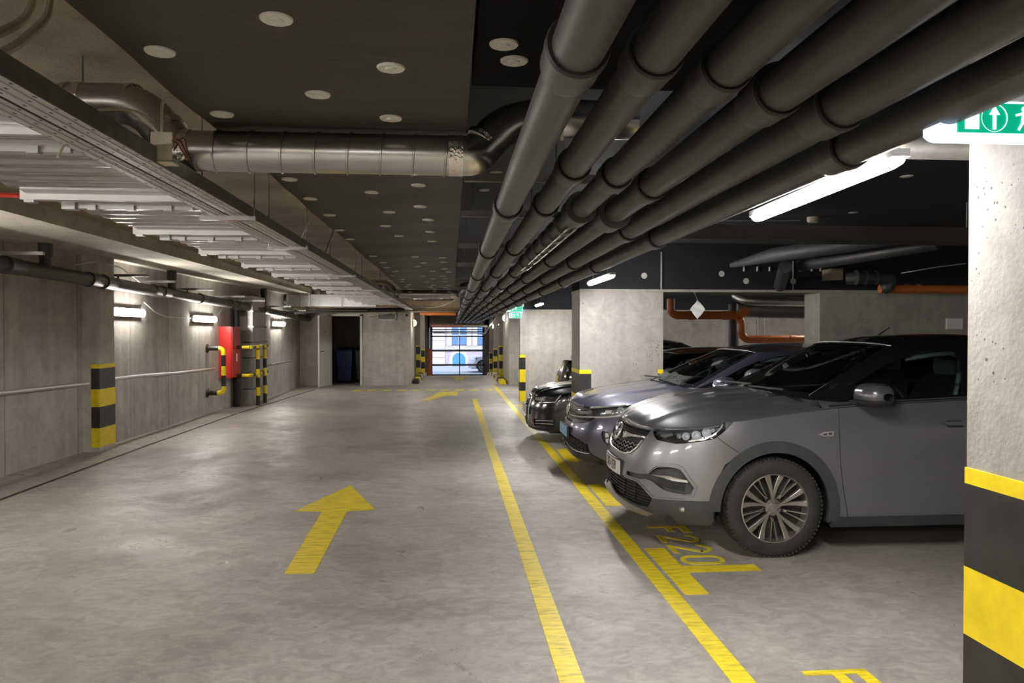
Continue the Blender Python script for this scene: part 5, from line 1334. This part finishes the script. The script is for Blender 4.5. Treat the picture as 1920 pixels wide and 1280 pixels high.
    mb.prism([(a, b*1.3) for a, b in B1], lambda a, b: tuple(cc+yv*a+up*b+nn*.006), lambda a, b: tuple(cc+yv*a+up*b-nn*.006))
    part('badge', 'chrome', mb)
    # headlamps
    both('headlamp_housing', 'lampin', OP_HEAD, off=-.032, thick=0, g=.035)
    for sg in (1, -1):
        f = lambda u, v, o=0.0, sg=sg: (lambda p: (p[0], sg*p[1], p[2]))(side(u, v, o))
        mb = MB(); strip_on(mb, [(.60, .868), (.80, .895), (1.0, .915), (1.13, .935)], f, .012, -.014, .012)
        strip_on(mb, [(1.17, .950), (1.15, .915), (1.10, .870), (1.03, .838), (.90, .815)], f, .018, -.014, .012); sheet(mb, [(.60, .835), (.70, .87), (.74, .85), (.66, .825)], (), f, -.02, .004, .02)
        part('headlamp_signature', 'chrome', mb)
        mb = MB()
        for s, z, r in ((.86, .850, .030), (.945, .862, .034), (1.03, .885, .034), (.80, .845, .020), (1.08, .905, .018), (.93, .828, .012), (1.0, .845, .014)):
            p = Vector(f(s, z, -.012)); n = (Vector(f(s, z, .0))-p).normalized(); mb.lathe([(r, 0), (r*.95, .004), (r*.6, -.012), (r*.55, -.004), (r*.2, .004), (0, .006)], p, n, 20)
        part('headlamp_reflector', 'lens', mb)
        part('headlamp_glass', 'clear', sheet(MB(), OP_HEAD[:6]+[(1.20, .93), (1.16, .88)]+OP_HEAD[8:], (), f, .0, 0, .035))
        part('headlamp_corner', 'blackgloss', sheet(MB(), [(1.165, .952), (1.265, .968), (1.225, .925), (1.165, .878), (1.10, .842), (1.15, .89), (1.18, .93)], (), f, .001, .01, .03))
        # wheel arch cladding and sill
        for k, sc in enumerate(sa):
            o = circ(sc, .475, -.22 if k == 0 else -.2, PI+(.05 if k == 0 else .2), 30); i = list(reversed(circ(sc, .395, -.26 if k == 0 else -.2, PI+(.05 if k == 0 else .2), 30)))
            part('arch_cladding', 'clad', sheet(MB(), o+i, (), f, .014, .03, .045))
        part('sill_cladding', 'clad', sheet(MB(), [(sa[0]+.42, .205), (sa[0]+.42, .30), (sa[0]+.5, .275), (sa[1]-.45, .275), (sa[1]-.40, .30), (sa[1]-.40, .205)], (), f, .012, .02, .05))
        mb = MB(); sheet(mb, [(1.89, .872), (1.93, .888), (2.005, .893), (2.0, .858), (1.93, .856)], (), f, .004, .006, .02); part('fender_badge', 'chrome', mb)
        strip = MB(); sheet(strip, [(1.925, .874), (1.955, .880), (1.95, .866), (1.93, .864)], (), f, .006, .002, .01); sheet(strip, [(1.965, .882), (1.99, .884), (1.988, .866), (1.965, .868)], (), f, .006, .002, .01); part('fender_badge_inset', 'lamphouse', strip)
        mb = MB(); sh_ = [(2.80, .942), (2.84, .947), (2.95, .948), (3.02, .944), (3.02, .926), (2.95, .922), (2.84, .925)]
        sheet(mb, sh_, (), f, .035, .022, .03); part('door_handle', 'opel', mb)
        mb = MB(); sheet(mb, [(2.86, .962), (2.96, .962), (2.99, .940), (2.97, .910), (2.86, .910), (2.84, .935)], (), f, .001, .001, .03); part('handle_recess_shade', 'lamphouse', mb)  # flat dark patch stands for shade in the handle's hollow
        mb = MB(); strip_on(mb, [(1.99, 1.068), (2.15, 1.078), (2.6, 1.098), (3.5, 1.135), (4.2, 1.16)], f, .012, .0, .006, g=.06); part('belt_moulding', 'blackpl', mb)
    # number plate with its lettering
    px = side(0, .53)[0]; mb = MB()
    for z0, z1, m_, d in ((.470, .592, 0, .018), (.476, .586, 1, .021)):
        w = .262 if m_ == 0 else .256
        n = 12; vs = []
        for k in range(n+1):
            y = -w+2*w*k/n; xx = px-d+.30*y*y
            vs += [(xx, y, z0), (xx, y, z1)]
        if m_ == 0: vs2 = [(x+.016, y, z) for x, y, z in vs]; mb.add(vs+vs2, [(2*i, 2*i+1, 2*i+3, 2*i+2) for i in range(n)]+[(2*i+1, 2*n+2+2*i+1, 2*n+2+2*i+3, 2*i+3) for i in range(n)]+[(2*i, 2*i+2, 2*n+2+2*i+2, 2*n+2+2*i) for i in range(n)]+[(0, 2*n+2, 2*n+3, 1), (2*n, 2*n+1, 4*n+3, 4*n+2)], 0)
        else: mb.add(vs, [(2*i, 2*i+1, 2*i+3, 2*i+2) for i in range(n)], 1)
    pl = part('number_plate', ['blackpl', 'plate'], mb, smooth=0)
    mb = MB(); text_mesh('SKF-159', .105, lambda a, b: (px-.0225+.30*(a)**2, -fl_y*a+0, .531+b), mb, 0, sx=.86, bold=.004)
    mb.v = [(x, y, z) for x, y, z in mb.v]; part('plate_lettering', 'ink', mb, pl, smooth=0)
    # roof antenna, hanging scent, sun visors and cabin bar
    a = Vector(c.roof(1.6, .86)); part('antenna', 'rubber', MB().tube([(2.45, -.30, 1.565), (2.56, -.30, 1.635)], [.006, .004], 8), smooth=0)
    part('air_freshener', 'silver', MB().tube([(2.10, -.05, 1.33), (2.10, -.05, 1.27)], .003, 6).lathe([(0, 0), (.03, .0), (.028, -.035), (.018, -.05), (0, -.05)], (2.10, -.05, 1.27), (0, 0, 1), 14))
    part('sun_visor', 'trimpale', MB().box(2.1, 2.4, .15, .52, 1.485, 1.495).box(2.1, 2.4, -.52, -.15, 1.485, 1.495), smooth=0)
    part('cabin_window_bar', 'trimpale', MB().bar((2.72, -.66, 1.12), (2.66, -.57, 1.43), .03, .02), smooth=0)
fl_y = -1
OPEL_P = dict(paint='opel', hood_end=1.34, wheels=(.975, 3.65), sarch=(1.585, 4.26), R=.352, rr=.243, arch=.415, zb=.215, sill=.235, wy=.915, style='opel',
    fender_front=[(1.27, .965), (1.225, .925), (1.135, .857), (1.325, .744)], fa=PI*.70,
    door1=[(2.13, .24), (2.11, .37), (2.09, .48), (2.055, .70), (2.045, .90), (2.06, 1.052)], door2=[(3.05, .24), (3.06, .6), (3.05, .9), (3.04, 1.10)], door3=4.15,
    side_win=[[(1.005, .05), (.995, .10), (1.0, .32), (1.02, .58), (1.07, .74), (1.17, .85), (1.28, .89), (1.345, .87), (1.39, .70), (1.42, .44), (1.45, .04)],
              [(1.50, .05), (1.44, .80), (1.50, .90), (1.72, .88), (1.78, .75), (1.80, .06)], [(1.84, .08), (1.83, .75), (1.95, .70), (2.05, .10)]],
    roof_mat='blackgloss', shoulder_mat='opel', zseat=.66, xseat=1.95, zhead=1.34, zdash=1.03, xdash=1.42, xmir=2.02, zmir=1.40, bpillar=1.425,
    mirror=(1.535, 1.01, 1.155, .26), mirror_mat='lamphouse', detail=opel_detail)  # shade painted onto the mirrors by dark grey in place of body paint
build_car('metallic grey SUV with black roof in the bay marked F220, nearest the camera', 'car', 1.30, 6.0, False, OPEL, OPEL_P)

# ---- dark blue-grey car ------------------------------------------------------
def generic_rings(part, side, sa, circ, r0, r1, mat='clad'):
    for sg in (1, -1):
        f = lambda u, v, o=0.0, sg=sg: (lambda p: (p[0], sg*p[1], p[2]))(side(u, v, o))
        for sc in sa: part('arch_cladding', mat, sheet(MB(), circ(sc, r0, -.2, PI+.2, 24)+list(reversed(circ(sc, r1, -.2, PI+.2, 24))), (), f, .010, .02, .06))
def plate(part, side, z0, z1, mats, txt, col, name='number_plate'):
    px = side(0, (z0+z1)/2)[0]; mb = MB(); mb.box(px-.022, px-.002, -.26, .26, z0, z1, 0); mb.box(px-.024, px-.0215, -.252, .252, z0+.006, z1-.006, 1)
    part(name, mats, mb, smooth=0)
def vw_detail(root, c, part, both, centre, side, circ, sa, R):
    S = lambda s, z, o=0.0: side(abs(s), z, o)
    top = [(s, c.ringz(s)-.006) for s in (.0, .2, .4, .56)]
    centre('front_bumper', 'vwp', [(0, .61), (.24, .615), (.46, .625), (.56, .64), (.70, .70), (.98, .728), (1.06, .75), (1.06, .40), (.95, .27), (.84, .25), (.53, .265), (.67, .34), (.65, .42), (.53, .452), (.36, .48), (0, .49)], [[(.815, .575), (.875, .58), (.915, .52), (.905, .43), (.845, .475), (.81, .54)]], g=.04)
    centre('upper_grille', 'grille', [(0, .625)]+[(0, .79)]+[(.3, .80), (.56, .812), (.70, .70), (.60, .685), (.56, .645), (.46, .632), (.24, .620)], off=-.012, thick=0, g=.04)
    mb = MB()
    for k in range(3): strip_on(mb, [(.0, .655+.045*k), (.25, .66+.045*k), (.52, .675+.045*k)], S, .012, -.012, .02, g=.04)
    mb.mirror_y(); part('grille_slats', 'blackgloss', mb)
    H = [(.56, .812), (.82, .838), (.99, .848), (1.10, .862), (1.16, .84), (1.06, .75), (.98, .728), (.71, .70)]
    both('headlamp_housing', 'lamphouse', H, off=-.02, thick=0, g=.04)
    for sg in (1, -1):
        f = lambda u, v, o=0.0, sg=sg: (lambda p: (p[0], sg*p[1], p[2]))(side(u, v, o))
        part('headlamp_glass', 'clear', sheet(MB(), H, (), f, .0, 0, .04))
        mb = MB()
        sheet(mb, [(.80, .79), (.88, .795), (.88, .76), (.80, .755)], (), f, -.012, .005, .03)
        p = Vector(f(.99, .79, -.012)); n = (Vector(f(.99, .79, 0))-p).normalized(); mb.lathe([(.045, 0), (.04, .006), (.02, -.005), (0, .004)], p, n, 20); part('headlamp_reflector', 'lens', mb)
        mb = MB(); strip_on(mb, [(.58, .803), (.82, .828), (1.04, .850)], f, .018, .0, .006); part('light_strip', 'chrome', mb)
        mb = MB(); strip_on(mb, [(.69, .708), (.85, .722), (1.0, .745)], f, .022, .0, .006); part('lower_light_strip', 'chrome', mb)
        mb = MB(); sheet(mb, [(.85, .56), (.885, .555), (.90, .52), (.86, .51)], (), f, -.008, .004, .02); sheet(mb, [(.865, .50), (.90, .505), (.895, .45), (.87, .465)], (), f, -.008, .004, .02); part('fog_lamp', 'lens', mb)
    mb = MB(); strip_on(mb, [(.10, .680), (.22, .683), (.44, .692), (.69, .710)], S, .016, .0, .008); mb.mirror_y(); part('grille_chrome_bar', 'chrome', mb)
    both('bumper_recess', 'grille', [(.78, .60), (.93, .60), (.93, .42), (.80, .46)], off=-.02, thick=0, g=.05)
    centre('lower_intake', 'grille', [(0, .33), (0, .49), (.36, .48), (.53, .452), (.66, .42), (.67, .34), (.43, .31)], off=-.02, thick=0, g=.05)
    mb = MB()
    for k in range(4): strip_on(mb, [(.0, .355+.03*k), (.3, .355+.03*k), (.62, .35+.026*k)], S, .007, -.018, .012, g=.05)
    for k in range(9): strip_on(mb, [(.05+.07*k, .33), (.05+.07*k, .46)], S, .006, -.018, .012, g=.05)
    mb.mirror_y(); part('intake_mesh', 'blackpl', mb)
    centre('lower_cladding', 'blackpl', [(0, .235), (0, .34), (.2, .33), (.46, .300), (.67, .325), (.84, .262), (.95, .27), (.9, .235), (.5, .225)], g=.05, off=.006)
    mb = MB(); strip_on(mb, [(.08, .395), (.25, .352), (.46, .325), (.67, .33)], S, .010, .008, .006); mb.mirror_y(); part('chrome_lip', 'chrome', mb)
    # round badge
    cc = Vector(side(0, .735, .02)); up = Vector((.25, 0, 1)).normalized(); yv = Vector((0, 1, 0))
    mb = MB(); mb.tube([cc+(yv*math.cos(a)+up*math.sin(a))*.062 for a in [2*PI*i/32 for i in range(33)]], .006, 8, cap=False)
    for L_ in ([(-.022, .052), (0, .006), (.022, .052)], [(-.045, .035), (-.022, -.045), (0, .0), (.022, -.045), (.045, .035)]):
        mb.tube([cc+yv*a+up*b for a, b in L_], .005, 6)
    part('badge', 'chrome', mb)
    plate(part, side, .445, .565, ['blackpl', 'plateb'], '', 'plate'); 
    generic_rings(part, side, sa, circ, .44, .375)
    mb = MB(); mb.v = []; part('screen_sticker', 'yellow', MB().grid(lambda u, v: c.gh(.80+.05*u, .83+.07*v, -.012), 2, 2), smooth=0)
VW_P = dict(paint='vwp', hood_end=1.25, wheels=(.86, 3.42), R=.33, rr=.22, arch=.395, zb=.22, sill=.25, wy=.865, style='five',
    fender_front=[(1.16, .845), (1.065, .748), (1.065, .41)], fa=PI*.97,
    door1=[(2.0, .26), (1.98, .6), (1.96, 1.0)], door2=[(2.9, .26), (2.9, .6), (2.88, 1.03)], door3=3.9,
    side_win=OPEL_P['side_win'], roof_mat='blk', zseat=.58, xseat=1.85, zhead=1.23, zdash=.94, xdash=1.30, xmir=1.95, zmir=1.28, bpillar=1.425, dw=.93,
    mirror=(1.38, .95, 1.055, .22), frame_mat='vwp', detail=vw_detail)
build_car('dark blue-grey compact SUV with blue number plate, between the grey SUV and the pier', 'car', 1.27, 8.3, False, VW, VW_P)

# ---- black car beyond the pier ------------------------------------------------
def audi_detail(root, c, part, both, centre, side, circ, sa, R):
    S = lambda s, z, o=0.0: side(abs(s), z, o)
    H = [(.30, .645), (.45, .66), (.68, .682), (.95, .712), (.90, .60), (.86, .585), (.67, .568), (.40, .588)]
    t = [(0, .655), (.15, .66), (.28, .668)]
    centre('front_bumper', 'blk', [(.24, .655), (.29, .66), (.30, .645), (.40, .585), (.67, .563), (.86, .58), (.90, .595), (1.02, .70), (1.10, .60), (1.10, .22), (.8, .175), (.24, .165), (0, .165), (0, .20), (.12, .205), (.22, .30), (.235, .50)], [[(.47, .24), (.47, .34), (.92, .36), (.90, .25)]], g=.04)
    both('corner_intake', 'grille', [(.45, .22), (.45, .36), (.94, .38), (.92, .23)], off=-.02, thick=0, g=.05)
    for sg in (1, -1):
        f = lambda u, v, o=0.0, sg=sg: (lambda p: (p[0], sg*p[1], p[2]))(side(u, v, o))
        mb = MB(); strip_on(mb, [(.51, .315), (.70, .33), (.88, .338)], f, .008, -.01, .01); strip_on(mb, [(.50, .272), (.70, .286), (.88, .292)], f, .008, -.01, .01); part('intake_chrome_slat', 'chrome', mb)
        part('headlamp_housing', 'lamphouse', sheet(MB(), H, (), f, -.015, 0, .04))
        mb = MB(); sheet(mb, [(.36, .64), (.66, .67), (.66, .61), (.38, .605)], (), f, -.010, .004, .04); strip_on(mb, [(.93, .703), (.88, .605), (.66, .585), (.55, .58)], f, .014, -.006, .006); strip_on(mb, [(.62, .672), (.60, .59)], f, .014, -.006, .006); part('headlamp_reflector', 'lens', mb)
        part('headlamp_glass', 'clear', sheet(MB(), H, (), f, .0, 0, .04))
    G = [(0, .20), (.12, .21), (.215, .30), (.228, .50), (.22, .62), (.16, .65), (0, .65)]
    centre('grille_field', 'grille', G, off=-.02, thick=0, g=.04)
    mb = MB()
    for k in range(9): strip_on(mb, [(0, .25+.045*k), (.21, .25+.045*k)], S, .008, -.018, .014, g=.05)
    mb.mirror_y(); part('grille_slats', 'silver', mb)
    mb = MB(); strip_on(mb, [(0, .655), (.16, .655), (.225, .625), (.235, .50), (.222, .29), (.12, .20), (0, .195)], S, .014, -.002, .010); mb.mirror_y(); part('grille_chrome_frame', 'chrome', mb)
    cc = Vector(side(0, .60, .015)); mb = MB()
    for k in (-1.5, -.5, .5, 1.5): mb.tube([cc+Vector((.2*math.sin(a)*.03, .036*k+.027*math.cos(a), .027*math.sin(a))) for a in [2*PI*i/20 for i in range(21)]], .0035, 6, cap=False)
    part('badge', 'chrome', mb)
    plate(part, side, .385, .495, ['blackpl', 'plate'], '', 'ink') if False else None
    px = side(0, .44)[0]; part('number_plate', ['blackpl', 'plate'], MB().box(px-.03, px-.004, -.26, .26, .38, .495, 0).box(px-.032, px-.0295, -.252, .252, .386, .489, 1), smooth=0)
    mb = MB(); strip_on(mb, [(0, .185), (.24, .19), (.80, .20)], S, .012, .002, .008); mb.mirror_y(); part('front_splitter', 'blackgloss', mb)
    generic_rings(part, side, sa, circ, .40, .37, 'blk')
AUDI_P = dict(paint='blk', hood_end=1.45, wheels=(.88, 3.70), R=.33, rr=.235, arch=.385, zb=.16, sill=.20, wy=.90, style='ten',
    fender_front=[(1.03, .70), (1.105, .60), (1.105, .42)], fa=PI*.90,
    door1=[(2.15, .22), (2.12, .55), (2.08, .83)], door2=[(3.1, .22), (3.1, .55), (3.06, .86)], door3=4.2,
    side_win=OPEL_P['side_win'], roof_mat='blk', zseat=.42, xseat=2.0, zhead=1.08, zdash=.80, xdash=1.50, xmir=2.12, zmir=1.14, bpillar=1.425,
    mirror=(1.6, 1.0, .90, .22), frame_mat='blk', detail=audi_detail)
build_car('black saloon with slim clear headlamps, parked just beyond the middle pier', 'car', 1.13, 11.2, False, AUDI, AUDI_P)
BRN_P = dict(VW_P); BRN_P.update(tail='blackgloss', paint='brn', roof_mat='brn', frame_mat='brn', style='ten')
def plain_detail(root, c, part, both, centre, side, circ, sa, R):
    centre('front_bumper', 'brn', [(0, .24), (0, .78), (.56, .80), (1.06, .75), (1.06, .24)], g=.06)
    both('headlamp', 'lens', [(.5, .70), (.56, .80), (1.0, .82), (1.0, .74)], off=.004, g=.05)
    generic_rings(part, side, sa, circ, .43, .385)
BRN_P['detail'] = plain_detail
build_car('dark brown hatchback parked nose-in, only its tail showing beyond the black saloon', 'car', 2.02+4.27, 14.3, True, VW, BRN_P)

M['wht'] = car_paint('pale_car_paint', (.62, .64, .68), .2, .3)
ST_P = dict(BRN_P); ST_P.update(paint='wht', roof_mat='wht', frame_mat='wht', tail='redlens')
def street_detail(root, c, part, both, centre, side, circ, sa, R):
    centre('front_bumper', 'wht', [(0, .24), (0, .78), (.56, .80), (1.06, .75), (1.06, .24)], g=.06)
    both('headlamp', 'lens', [(.5, .70), (.56, .80), (1.0, .82), (1.0, .74)], off=.004, g=.05)
ST_P['detail'] = street_detail
_r, _c = build_car('pale car standing on the street outside, front wheel visible through the gate', 'car', .90, 42.3, False, VW, ST_P)
_r.location.z = fz(38.6)-.02
# ------------------------------------------------------------------ painted marks on the floor
def mark(name, polys, label, cat='floor marking', group=None):
    mb = MB(); h = .003
    for P in polys:
        n = len(P); mb.add([(x, y, fz(y)+h) for x, y in P]+[(x, y, fz(y)-.002) for x, y in P], [tuple(range(n))]+[(i, n+i, n+(i+1) % n, (i+1) % n) for i in range(n)])
    o = mb.build(name, 'lane', smooth=0)
    # make the top face look up
    return tag(o, label, cat, group)
def R4(x0, x1, y0, y1): return [(x0, y0), (x1, y0), (x1, y1), (x0, y1)]
def ccw(P):
    a = sum(P[i][0]*P[(i+1) % len(P)][1]-P[(i+1) % len(P)][0]*P[i][1] for i in range(len(P)))
    return P if a > 0 else list(reversed(P))
mark('lane_line', [R4(.490, .605, -6, 17.7)], 'yellow line along the middle of the drive lane, left of the pair')
mark('lane_line', [[(1.265, -6), (1.378, -6), (1.385, 8), (1.32, 21.9), (1.21, 21.9), (1.275, 8)]], 'yellow line along the front of the parking bays, right of the pair')
mark('direction_arrow', [ccw([(-1.10, 5.01), (-.905, 5.01), (-.925, 6.72), (-.685, 6.765), (-1.045, 7.85), (-1.385, 6.765), (-1.145, 6.72)])], 'large yellow arrow painted on the drive lane, pointing to the gate')
mark('direction_arrow', [ccw([(-.70, 17.35), (-.52, 17.35), (-.12, 18.75), (.14, 18.65), (.18, 19.85), (-.30, 19.7), (-.42, 19.0)])], 'slanted yellow arrow just before the dashed line')
mark('direction_arrow', [ccw([(.12, 24.6), (.42, 24.6), (.42, 26.0), (.75, 26.0), (.28, 27.1), (-.18, 26.0), (.12, 26.0)])], 'far yellow arrow in the exit passage before the gate')
for i in range(10):
    x = -2.66+.395*i
    mark('floor_dash', [R4(x, x+.24, 20.25, 20.62)], 'one of ten short yellow dashes across the lane before the far wall', group='dashed line across the lane')
for yc, lab in ((4.90, 'T-shaped yellow bay mark below the number F220'), (7.21, 'yellow bay mark under the nose of the grey SUV'), (9.55, 'yellow bay mark under the nose of the blue-grey SUV'), (13.0, 'yellow bay mark beyond the black saloon'), (2.4, 'yellow bay mark beside the near pier')):
    mark('bay_mark', [R4(1.415, 1.565, yc-.485, yc+.48), R4(1.565, 2.07, yc-.075, yc+.055)], lab)
mark('bay_mark', [R4(1.40, 1.85, 15.9, 16.1)], 'short yellow mark at the foot of the far striped wall edge')
# bay numbers: narrow stencil strokes read from the lane
STROKES = {'F': [R4(0, .22, 0, 1), R4(.22, 1, .80, 1), R4(.22, .8, .42, .60)],
           '2': None, '0': None}
def glyph(ch):
    w = .20
    def ringp(x0, x1, y0, y1, a0, a1, n=14):
        cx, cy, rx, ry = (x0+x1)/2, (y0+y1)/2, (x1-x0)/2, (y1-y0)/2; q = []
        for i in range(n):
            t0, t1 = a0+(a1-a0)*i/n, a0+(a1-a0)*(i+1)/n; k = 1-w/rx*.5
            q.append([(cx+rx*math.cos(t0), cy+ry*math.sin(t0)), (cx+rx*math.cos(t1), cy+ry*math.sin(t1)), (cx+(rx-w)*math.cos(t1), cy+(ry-w*.5)*math.sin(t1)), (cx+(rx-w)*math.cos(t0), cy+(ry-w*.5)*math.sin(t0))])
        return q
    if ch == 'F': return STROKES['F']
    if ch == '0': return ringp(0, 1, .45, 1, 0, PI)+ringp(0, 1, 0, .55, PI, 2*PI)+[R4(0, w, .275, .725), R4(1-w, 1, .275, .725)]
    if ch == '2': return ringp(0, 1, .45, 1, -.25, PI)+[[(.97, .66), (1, .72), (.8, .72), (.70, .62)], [(.70, .62), (.97, .66), (.35, .16), (.05, .10)], R4(0, 1, 0, .13)]
def bay_number(txt, y_start, x0, label, hgt=.31, adv=.268, wd=.20):
    polys = []
    for i, ch in enumerate(txt):
        for P in glyph(ch):
            Q = [(x0+py*hgt, y_start-i*adv-px*wd) for px, py in P]; polys.append(ccw(Q))
    return mark('bay_number', polys, label, 'bay number')
bay_number('F220', 5.99, 1.60, 'yellow stencilled bay number F220 in front of the grey SUV')
bay_number('F', 3.37, 1.64, 'yellow stencilled letter F at the bottom edge by the near pier')
# ------------------------------------------------------------------ services over and behind the bays
t = thing('drain_pipe', 'orange drain pipe bending down and along behind the middle bays', 'pipe', (3.8, 11.4, 1.4))
def P_(px, py, Y):
    """point on a measured sight line at distance Y"""
    cy, sy, cp, sp = math.cos(YAW), math.sin(YAW), math.cos(PITCH), math.sin(PITCH)
    b = (px-960)/1400; c = -(py-640)/1400
    d = (sy*cp+b*cy+c*sy*sp, cy*cp-b*sy+c*cy*sp, -sp+c*cp); k = Y/d[1]
    return (d[0]*k, Y, EYE+d[2]*k)
Yp = 12.4
a, b, c_, d_ = P_(1258, 560, Yp), P_(1258, 591, Yp), P_(1390, 591, Yp), P_(1390, 636, Yp)
MB().tube(bend([a, b, c_, d_, (9.4, Yp, d_[2])], .17, 8), .068, 22).build('pipe_body', 'orange', t)
for (x, ax) in ((b[0]+.35, 0), (c_[0]-.28, 0), (c_[0]+.9, 0), (c_[0]+1.35, 0), (c_[0]+1.5, 0)):
    z = b[2] if x < c_[0] else d_[2]; MB().tube([(x-.05, Yp, z), (x+.05, Yp, z)], .076, 22).build('socket', 'orange', t)
MB().tube([(c_[0]-.05, Yp-.02, c_[2]), (c_[0]-.05, Yp-.28, c_[2]+.06)], .075, 20).build('branch', 'orange', t)
q = P_(1308, 580, 9.05); t = thing('paper_tag', 'white crumpled diamond-shaped tag hanging from the beam over the grey car bays', 'tag', q)
s = .095; f = lambda u, v: (q[0]+s*(u-v), q[1]+.012*math.sin(9*u+5*v), q[2]+s*1.15*(u+v-1)*1.0)
MB().grid(lambda u, v: (q[0]+s*(u-v)*1.05, q[1]+.012*math.sin(9*u+5*v), q[2]+s*1.25*(u+v-1)), 6, 6).build('sheet', 'paper', t)
MB().tube([(q[0], q[1], q[2]+s*1.2), (q[0], q[1]+.14, 2.10)], .002, 5).build('string', 'cream', t)
t = thing('drain_pipe', 'orange drain pipe under the beam at the right, joined to dark elbows', 'pipe', P_(1700, 540, 8.6))
a, b = P_(1650, 541, 8.6), P_(1900, 543, 8.6)
MB().tube([a, b], .052, 20).build('pipe_body', 'orange', t)
for px in (1665, 1700, 1722): p = Vector(P_(px, 541, 8.6)); MB().tube([p-Vector((.02, 0, 0)), p+Vector((.02, 0, 0))], .058, 20).build('socket', 'orange', t)
E = [P_(1588, 522, 8.6), P_(1615, 520, 8.5), P_(1640, 520, 8.5), P_(1668, 521, 8.5), P_(1668, 535, 8.55), P_(1655, 541, 8.6)]
MB().tube(bend(E, .06), .075, 20).build('dark_elbow', 'pvc', t)
for px in (1606, 1622, 1642): p = Vector(P_(px, 520, 8.5)); MB().tube([p-Vector((.015, 0, 0)), p+Vector((.015, 0, 0))], .086, 20).build('elbow_collar', 'pvc', t)
mb = MB(); p = P_(1560, 515, 9.12); mb.box(p[0]-.07, p[0]+.08, 9.0, 9.24, p[2]-.07, p[2]+.07)
tag(mb.build('junction_box', 'cream', smooth=0), 'small grey box beside the dark elbows under the right beam', 'junction box')
# black ducts and trunking under the right-hand ceiling
t = thing('trunking', 'long black cable trunking hung across the bays under the dark ceiling', 'trunking', (4, 5.9, 2.34))
MB().box(1.75, 5.2, 5.86, 6.16, 2.345, 2.46).build('trunk_body', 'foil', t, smooth=0)
MB().box(5.2, 9.4, 5.93, 6.10, 2.355, 2.44).build('trunk_end', 'clad', t, smooth=0)
for x in (4.35, 4.62, 4.68): MB().tube([(x, 6.0, 2.46), (x, 6.0, 2.69)], .006, 6).build('hanger_rod', 'galvd', t)
tag(MB().tube([P_(1372, 497, 8.4), P_(1450, 478, 7.6), P_(1560, 462, 6.9), P_(1700, 440, 6.3)], [.03, .075, .08, .08], 20).build('insulated_duct', 'clad'), 'black wrapped duct slanting under the ceiling with a red patch', 'duct')
tag(MB().tube([P_(1500, 497, 8.6), P_(1600, 482, 7.8), P_(1760, 455, 7.0)], .07, 16).build('insulated_pipe', 'pvc'), 'dark pipe slanting beside the wrapped duct over the right bays', 'pipe')
tag(MB().tube([P_(1472, 500, 8.4), P_(1462, 536, 9.2)], .075, 16).build('insulated_pipe', 'clad'), 'short dark pipe stub dropping in front of the black beam', 'pipe')
tag(MB().tube([P_(1690, 512, 8.3), P_(1760, 500, 8.0), P_(1811, 494, 7.8)], .008, 6).build('conduit', 'galv'), 'thin bright conduit at the far right above the orange pipe', 'conduit')
p = at_px(1524, 412, 2.665); tag(MB().lathe([(0, -.03), (.045, -.03), (.055, -.01), (.055, .02), (0, .02)], (p[0], p[1], 2.67), (0, 0, 1), 20).build('smoke_detector', 'cream'), 'round pale smoke detector on the dark ceiling past the near lamp', 'smoke detector')
tag(MB().tube([(*at_px(1330, 413, 2.68), 2.68), (*at_px(1500, 413, 2.68), 2.68)], .009, 6).build('conduit', 'galvd'), 'thin pale conduit running from the near lamp to the smoke detector', 'conduit')
for i, px in enumerate((1395, 1420, 1443, 1500, 1522, 1538)):
    p = P_(px, 504, 9.222); tag(MB().lathe([(.012, -.03), (.012, .0), (.008, .03)], p, (0, 0, 1), 10).build('cable_clip', 'whitep'), 'tiny white clip in the row on the black beam face', 'clip', 'white clips on the black beam')
# behind the opening between the piers
tag(MB().tube([P_(1375, 570, 12.75), P_(1375, 795, 12.75)], .085, 18).build('standpipe', 'blackpl'), 'dark upright pipe left of the orange pipe bend behind the bays', 'pipe')
t = thing('ventilation_duct', 'dull metal round duct just behind the beam over the opening', 'duct', P_(1460, 562, 11.5))
MB().tube(bend([P_(1380, 553, 12.2), P_(1398, 564, 11.8), P_(1540, 566, 11.6)], .2), .075, 20).build('duct_body', 'galvd', t)
tag(MB().tube([P_(1380, 580, 16.83), P_(1600, 584, 16.83)], .16, 20).build('insulated_duct', 'foil'), 'black duct along the top of the cross wall behind the bays', 'duct')
for px, lab in ((1421, 'left of two thin pale conduits on the cross wall behind the bays'), (1433, 'right of two thin pale conduits on the cross wall behind the bays')):
    a = P_(px, 572, 16.95); tag(MB().tube([a, (a[0], a[1], 0.4)], .012, 6).build('conduit', 'galvd'), lab, 'conduit')
p = P_(1775, 617, 9.22); q = P_(1805, 597, 9.22); tag(MB().box(p[0], q[0], 9.215, 9.238, p[2], q[2]).build('wall_plate', 'paper', smooth=0), 'pale square plate on the third pier beside the grey car roof', 'plate')
tag(MB().tube([(-4.0, 4.0, 2.46), (-3.72, 4.05, 2.42), (-3.6, 4.1, 2.34), (-2.3, 4.3, 2.34)], .012, 8).build('sprinkler_pipe', 'red'), 'thin red pipe end at the left edge under the wide duct', 'pipe')
